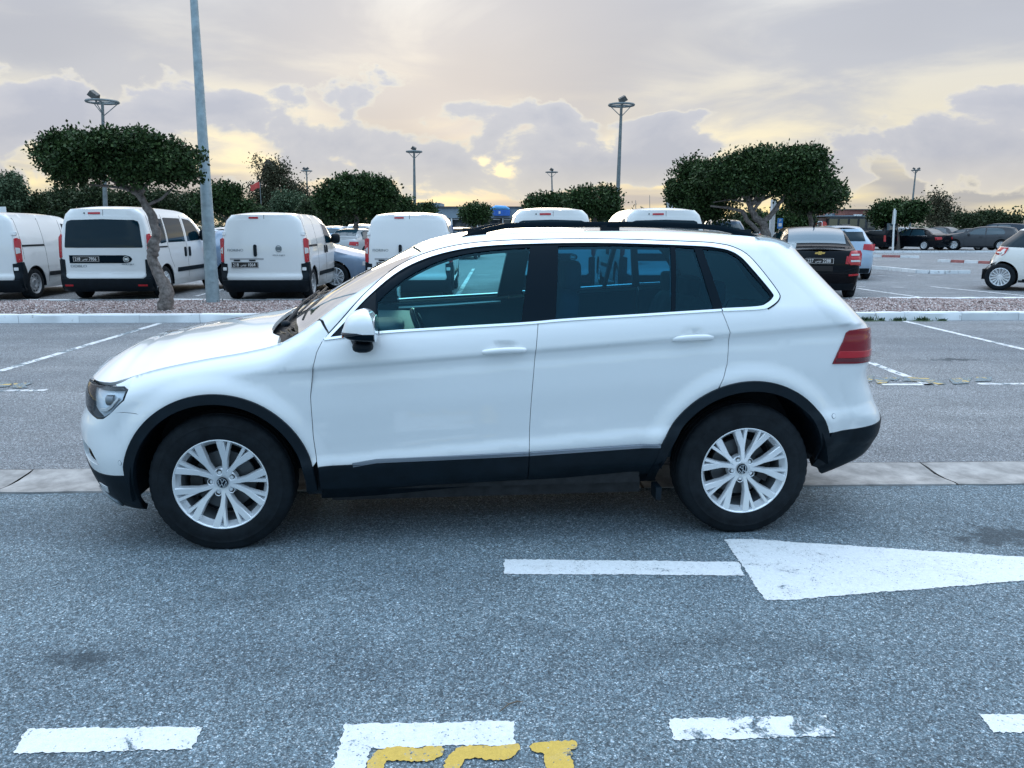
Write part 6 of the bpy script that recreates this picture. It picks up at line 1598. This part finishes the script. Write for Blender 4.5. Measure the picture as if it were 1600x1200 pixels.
tree('tree with bare forked trunk right of the lamp post', 352, 50.0, [([(356, 372), (355, 345), (350, 325)], [.14, .12, .09]), ([(355, 345), (343, 332), (338, 326)], [.07, .05, .03]), ([(353, 335), (362, 322)], [.06, .04])],
     [(335, 310, 28, 18), (355, 306, 22, 14), (372, 325, 26, 14), (345, 320, 40, 12)], 18000, .17, seed=14, group=far_t)
for i, (lab, px_, Y, bl) in enumerate((
        ('dark tree clump behind the left panel van', 75, 62, [(70, 325, 30, 20), (50, 335, 20, 15)]),
        ('dark tree behind the tall van, left half', 128, 58, [(128, 320, 42, 30), (105, 308, 24, 16), (150, 312, 26, 18)]),
        ('dark tree behind the tall van, right half', 215, 60, [(205, 325, 34, 22), (235, 322, 26, 22)]),
        ('dark tree filling the gap left of the lamp post', 280, 62, [(275, 322, 32, 20), (302, 325, 22, 20)]),
        ('low dark tree right of the forked trunk', 395, 66, [(385, 332, 22, 12), (405, 338, 16, 10)]),
        ('broad dark tree just left of the straight pale trunk', 500, 64, [(490, 335, 26, 18), (515, 340, 26, 14)]),
        ('dark tree right of the straight pale trunk', 580, 66, [(575, 340, 30, 16), (600, 338, 20, 14)]))):
    tree(lab, px_, Y, [], bl, 15000, .19, seed=20+i, group=far_t, mat=LEAF2)
tree('weeping tree at the left edge behind the panel van', 14, 60.0, [], [(8, 292, 26, 20), (14, 312, 24, 24), (-8, 305, 24, 30), (22, 300, 14, 20)], 18000, .18, seed=30, mat=LEAF4, droop=.9, group=far_t)
tree('tall ragged pine standing above the other trees at left', 422, 95.0, [([(428, 350), (424, 310), (420, 270), (418, 250)], [.30, .25, .16, .08])],
     [(412, 256, 14, 5), (436, 262, 10, 5), (425, 270, 16, 6), (440, 272, 7, 6), (412, 282, 10, 5), (430, 285, 18, 6), (402, 300, 14, 6), (424, 300, 16, 7), (448, 295, 12, 7), (408, 318, 14, 8), (432, 315, 20, 9), (462, 296, 14, 8), (470, 310, 14, 10)], 11000, .26, seed=31, mat=LEAF3, fill=.8, clump=1.2, bark=BARKD)
tree('grey green willow in front of the tall pine', 460, 80.0, [], [(450, 318, 26, 16), (475, 325, 22, 16), (440, 332, 24, 12)], 16000, .22, seed=32, mat=LEAF4, droop=.8)
tree('flat clipped tree beside the white post, over the black minivan', 1403, 53.5, [([(1402, 392), (1400, 365), (1398, 345)], [.20, .16, .13])], [(1385, 332, 24, 13), (1410, 330, 26, 12), (1432, 330, 16, 11), (1402, 340, 38, 10)], 17000, .17, seed=33)
tree('bare topped pine far behind the dark saloons', 1468, 95.0, [([(1466, 352), (1467, 330), (1469, 315)], [.20, .16, .10])], [(1468, 311, 14, 4), (1458, 318, 8, 4), (1480, 320, 8, 4), (1470, 326, 14, 5), (1462, 338, 18, 8), (1480, 340, 14, 8)], 6000, .24, seed=34, mat=LEAF3, fill=.8, clump=1.2)
tree('wide low dark tree far right behind the saloons', 1535, 85.0, [], [(1515, 345, 24, 9), (1545, 342, 26, 9), (1572, 346, 16, 8)], 12000, .22, seed=35, mat=LEAF2)
tree('dark bush tree behind the blue parking sign', 1233, 52.0, [], [(1230, 342, 24, 14), (1252, 346, 18, 12), (1205, 348, 18, 10)], 12000, .18, seed=36)
tree('bushy tree low behind the limbs of the broad tree', 1160, 60.0, [], [(1150, 348, 22, 12), (1180, 345, 20, 12)], 9000, .19, seed=37, mat=LEAF2)
# far belt of trees closing the horizon, one mass
BL = []; r3 = random.Random(5)
for i in range(280):
    X = -290 + 580*i/279; Y = 150 + r3.uniform(-10, 10); h = r3.uniform(1.6, 3.4) + (1.5 if X < -30 else 0)
    BL.append(((X, Y, h*.55), (r3.uniform(1.8, 3.5), 1.5, h*.62)))
fb = leaves(BL, 100000, .50, 99, LEAF2, None, fill=.5, name='far_tree_belt', clump=.8)
# ---------------------------------------------------------------- lamp posts, signs, buildings
POLE = simple('galvanised_pole', (.30, .38, .42), .5, metal=.35, vary=.22, vscale=7, bump=.2, bscale=60)
POLED = simple('weathered_pole', (.16, .19, .20), .6, metal=.2, vary=.25, vscale=4)
LAMPH = simple('lamp_housing', (.075, .08, .08), .55, vary=.3, vscale=9)
SIGNW = simple('sign_white', (.72, .74, .75), .4); SIGNB = simple('sign_blue', (.03, .19, .50), .35); REDF = simple('red_cloth', (.50, .07, .06), .8)
# near post
e = empty('lamp_post', 'thick grey tapered lamp post rising out of the picture from the gravel strip', 'lamp post')
b_ = G(333, 474, .10); b_.z = .09; e.location = b_
t_ = AT(303, 0, b_.y) - b_
full = t_*1.35
mb = MB(); n = 12
mb.tube([full*k for k in (0, .05, .25, .5, .75, 1)], [.130, .126, .108, .088, .068, .052], 12); mb.build('pole', POLE, e, 40)
mb = MB(); mb.tube([full*.175, full*.185], [.119, .119], 12); mb.tube([full*.115, full*.120], [.124, .124], 12); mb.build('weld_band', POLE, e, 40)
mb = MB(); mb.box((0, 0, .015), (.17, .17, .012)); mb.build('base_plate', POLED, e)
for a in (-1, 1):
    for c in (-1, 1): MB().tube([(a*.14, c*.14, .01), (a*.14, c*.14, .085)], .013, 6).build('anchor_bolt', POLED, e)
mb = MB(); mb.box((.06, -.115, .55), (.045, .012, .12)); mb.build('service_door', POLE, e)
mb = MB(); mb.tube([(full+Vector((math.cos(a)*.7, math.sin(a)*.7, 0))) for a in np.linspace(0, 2*math.pi, 25)], .04, 6); mb.build('lamp_ring', POLED, e)
def lamp(label, top, Y, bot, ring=.85, heads=(-1, 1), rp=.13, mat=None, group='tall ring lamps over the lot', tilt=0, stack=False):
    v = AT(*bot, Y); zb = gz(W2L(v)[1]); base = Vector((v.x, Y, zb)); e = empty('lamp_mast', label, 'lamp post', group, base)
    hd = AT(*top, Y) - base
    lowp = Vector((0, 0, 0)); dirv = (hd - (v - base)); 
    p0 = (v-base) - dirv*((v.z-zb)/max(.1, dirv.z))
    MB().tube([p0, p0.lerp(hd, .5), hd], [rp*1.25, rp, rp*.65], 10).build('mast', mat or POLED, e, 40)
    mb = MB(); R_ = [(hd + Vector((math.cos(a)*ring, math.sin(a)*ring, 0))) for a in np.linspace(0, 2*math.pi, 29)]
    mb.tube(R_, rp*.55, 6, caps=False); mb.build('ring', mat or POLED, e, 40)
    mb = MB()
    for a in (.5, 2.6, 4.7): 
        q = hd + Vector((math.cos(a)*ring, math.sin(a)*ring, 0)); mb.tube([hd-Vector((0, 0, ring*.9)), q], rp*.22, 5); mb.tube([hd, q], rp*.3, 5)
    mb.build('brace', mat or POLED, e)
    for h_ in heads:
        mb = MB(); c = hd + Vector((h_*ring*.55, -ring*.2, ring*.40)); Rm = Matrix.Rotation(R(-28*(1 if h_ > 0 else -1)+tilt), 3, 'Y') @ Matrix.Rotation(R(20), 3, 'X')
        mb.box(c, (ring*.34, ring*.22, ring*.20), Rm, .8); mb.tube([c, hd+Vector((h_*ring*.5, 0, 0))], rp*.25, 5); mb.build('floodlight', LAMPH, e)
    return e
lamp('ring lamp mast rising behind the crooked tree at left', (160, 159), 50, (164, 300), ring=.90, heads=(-.75,), tilt=10)
lamp('tallest ring lamp mast, right of the picture centre above the round tree', (971, 164), 52, (964, 335), ring=.78, heads=(.1,))
lamp('thin lamp mast with a single square head above the grey building', (647, 237), 92, (648, 330), ring=.85, heads=(0,), rp=.17)
lamp('distant lamp mast right of the tall pine', (479, 267), 125, (481, 320), ring=.80, heads=(-.6, .3), rp=.14)
lamp('distant lamp mast above the low trees near the centre', (862, 269), 130, (863, 310), ring=.95, heads=(0,), rp=.15)
lamp('leaning lamp mast with two heads over the flat clipped tree at right', (1431, 266), 125, (1425, 322), ring=.6, heads=(-1.1, 1.1), rp=.15)
# small white camera post among the limbs of the broad tree
e = empty('camera_post', 'pale concrete post with a small box among the limbs of the broad tree', 'post', loc=P3(1203, 33)); zt = AT(1203, 312, 33).z
MB().tube([(0, 0, 0), (0, 0, zt-e.location.z)], [.13, .11], 8).build('post', SIGNW, e, 40); mb = MB(); mb.box((.05, -.1, AT(1203, 322, 33).z-e.location.z), (.13, .08, .16)); mb.build('box', SIGNW, e)
# blue parking sign
e = empty('parking_sign', 'small blue and white parking sign on a thin post', 'sign', loc=P3(1215, 34))
z0 = AT(1215, 357, 34).z - e.location.z; z1 = AT(1215, 341, 34).z - e.location.z
MB().tube([(0, 0, 0), (0, 0, z1)], .03, 6).build('post', POLE, e)
mb = MB(); mb.box((0, -.04, (z0+z1)/2), (.11, .012, (z1-z0)/2)); p = mb.build('sign_plate', SIGNB, e)
mb = MB(); mb.box((0, -.055, (z0+z1)/2-.06), (.07, .004, .07)); mb.build('sign_border', SIGNW, p)
text_obj('P', 'letter', SIGNW, p, .17, (0, -.056, (z0+z1)/2+.11), (R(90), 0, 0))
# white post right
e = empty('sign_post', 'leaning white post with a narrow board beside the flat clipped tree', 'sign', loc=P3(1394, 50)); tp = AT(1398, 326, 50) - e.location
MB().tube([(0, 0, 0), tp], [.06, .05], 8).build('post', SIGNW, e, 40); mb = MB(); mb.box(tp*.80, (.10, .03, .42)); mb.build('board', simple('board_back', (.42, .45, .46), .6), e)
# board at the left edge
e = empty('sign_board', 'small pale board above the panel van at the left edge', 'sign', loc=P3(12, 30)); z0, z1 = AT(12, 336, 30).z-e.location.z, AT(12, 323, 30).z-e.location.z
MB().tube([(0, 0, 0), (0, 0, z1)], .03, 6).build('post', POLE, e); mb = MB(); mb.box((0, -.03, (z0+z1)/2), (.17, .015, (z1-z0)/2)); mb.build('board', SIGNW, e)
# flag before the pine
e = empty('flag', 'red flag flying before the tall pine', 'flag', loc=P3(413, 88)); z1 = AT(413, 284, 88).z - e.location.z
MB().tube([(0, 0, 0), (0, 0, z1)], .04, 6).build('flagpole', POLED, e)
mb = MB(); vs = []
for i in range(9):
    for j in range(5): vs.append((-1.1*i/8, .14*math.sin(i*.9+j*.3), z1-.05-.65*j/4-.25*(i/8)+.10*math.sin(i*.8)))
mb.add(vs, [(i*5+j, (i+1)*5+j, (i+1)*5+j+1, i*5+j+1) for i in range(8) for j in range(4)]); mb.build('flag_cloth', REDF, e, 60)
# aerial masts
for lab, px_, y0 in (('thin short aerial on the far roof, left of the pair', 993, 313), ('thin taller aerial on the far roof, right of the pair', 1015, 305)):
    p = P3(px_, 110); q = AT(px_, y0, 110); tag(MB().tube([p, q], [.06, .03], 5).build('aerial_mast', POLED, None), lab, 'aerial')

WALLG = simple('render_grey_blue', (.20, .26, .31), .8, vary=.2, vscale=.6); WALLD = simple('dark_panel_wall', (.045, .05, .055), .6, vary=.3, vscale=.8); WALLW = simple('pale_wall', (.52, .53, .52), .85, vary=.15, vscale=.5)
BRICKR = simple('red_cladding', (.24, .10, .085), .8, vary=.25, vscale=1.2); CANB = simple('blue_canopy', (.03, .14, .50), .5, vary=.2, vscale=2); WINB = simple('shop_glass', (.03, .04, .05), .05, coat=1)
def bx(e, name, x0, x1, y0, y1, Y, depth, mat, parent=None, back=0):
    """block given by photo edges at depth Y"""
    a = AT(x0, y1, Y); b = AT(x1, y0, Y); zb = max(a.z, 0.0) if y1 < 380 else 0
    mb = MB(); c = Vector(((a.x+b.x)/2, Y+depth/2+back, (zb+b.z)/2)); mb.box(c, ((b.x-a.x)/2, depth/2, (b.z-zb)/2)); return mb.build(name, mat, parent or e)
B = empty('shop_building', 'long flat grey blue shop building behind the small clipped trees at the centre', 'building')
Y = 98
bx(B, 'wall', 650, 838, 341, 400, Y, 14, WALLD)
bx(B, 'fascia', 648, 840, 325, 341, Y-.5, 15, WALLG)
bx(B, 'parapet', 646, 842, 322.5, 325, Y-.7, 15.4, WALLD)
bx(B, 'roof_block', 652, 688, 317, 322.4, Y+3, 6, WALLG)
for x0 in (655, 672, 690, 708, 728, 748, 768, 788, 806, 822):
    w_ = bx(B, 'window', x0, x0+13, 343.5, 358, Y-.12, .1, WINB); bx(B, 'window_frame', x0-.6, x0+13.6, 342.3, 343.4, Y-.2, .12, SIGNW, parent=w_)
for x0 in (669.5, 705, 746, 785, 820): bx(B, 'post', x0, x0+1.6, 341, 400, Y-.45, .2, SIGNW)
c_ = bx(B, 'canopy', 770, 797, 328, 337, Y-1.6, 1.0, CANB)
mb = MB(); P = [AT(x, y, Y-2.4) for x, y in ((766, 327), (775, 324), (790, 324.5), (796, 327))]; mb.tube(P, [.12, .26, .22, .1], 8); mb.build('canopy_ridge', simple('sky_blue_canopy', (.10, .35, .70), .5), B)
bx(B, 'sign_letter', 779, 782, 330, 334, Y-1.65, .05, SIGNW)
B = empty('shop_building', 'dark restaurant building with a red upper block at right', 'building')
Y = 84
bx(B, 'wall', 1292, 1368, 338, 400, Y, 12, WALLD); bx(B, 'upper_block', 1320, 1359, 328, 338, Y+.4, 8, BRICKR); bx(B, 'roof_edge', 1319, 1360, 326.6, 328, Y+.2, 8.4, WALLD)
bx(B, 'side_wing', 1268, 1291.5, 341, 400, Y+.6, 10, simple('brown_panel', (.12, .07, .06), .7, vary=.3, vscale=.8)); bx(B, 'parapet', 1291, 1369, 336.6, 338, Y-.1, 12.2, WALLG)
for x0, x1 in ((1295, 1309), (1311, 1325), (1327, 1340), (1342, 1352), (1355, 1365)): bx(B, 'window', x0, x1, 342, 357, Y-.1, .08, WINB)
bx(B, 'sign_panel', 1334, 1348, 335, 336.4, Y+.2, .1, SIGNW)
for x0, x1 in ((1335, 1338), (1339, 1341.5), (1342.5, 1345)): bx(B, 'sign_letter', x0, x1, 336.8-1.6, 337.4, Y-.2, .05, SIGNW)
bx(B, 'roof_vent', 1300, 1309, 333.5, 336.6, Y+3, 2, WALLG)
B = empty('advertising_board', 'white framed opening with two red discs beside the dark restaurant', 'sign', loc=P3(1281, 70))
o_ = B.location; 
for x0, x1, y0, y1 in ((1276.5, 1285, 345.5, 347), (1276.5, 1278, 345.5, 357), (1283.5, 1285, 345.5, 357)):
    a = AT(x0, y1, 70)-o_; b = AT(x1, y0, 70)-o_; MB().box(((a.x+b.x)/2, 0, (a.z+b.z)/2), ((b.x-a.x)/2, .08, (b.z-a.z)/2)).build('frame_bar', SIGNW, B)
for x in (1274, 1287.5):
    a = AT(x, 350.5, 70)-o_; mb = MB(); mb.lathe([(.001, -.05), (.24, -.05), (.24, .03)], 20, 'y', c=(a.x, .05, a.z)); mb.build('red_disc', REDF, B)
B = empty('house', 'pale low house half hidden behind the willow', 'building')
bx(B, 'wall', 386, 432, 333, 400, 105, 8, WALLW); bx(B, 'roof', 384, 434, 330.5, 333, 104.6, 9, WALLG)
for x0 in (392, 404, 416): bx(B, 'window', x0, x0+6, 337, 345, 104.9, .1, WINB)
B = empty('warehouse', 'low pale warehouse roof between the far van and the dense round tree', 'building')
bx(B, 'wall', 984, 1048, 330, 400, 112, 12, WALLW); bx(B, 'roof', 982, 1050, 327.5, 330, 111.6, 13, WALLG)
for x0 in (990, 1004, 1018, 1032): bx(B, 'window', x0, x0+8, 335, 343, 111.9, .1, WINB)
B = empty('hoarding', 'narrow white board standing at the left edge of the dense round tree', 'sign', loc=P3(1046, 60))
a = AT(1041.5, 331, 60)-B.location; b = AT(1053, 315, 60)-B.location
MB().box(((a.x+b.x)/2, 0, (a.z+b.z)/2), ((b.x-a.x)/2, .05, (b.z-a.z)/2)).build('board', SIGNW, B); MB().tube([(a.x, 0, 0), (a.x, 0, b.z)], .07, 6).build('post', POLED, B)
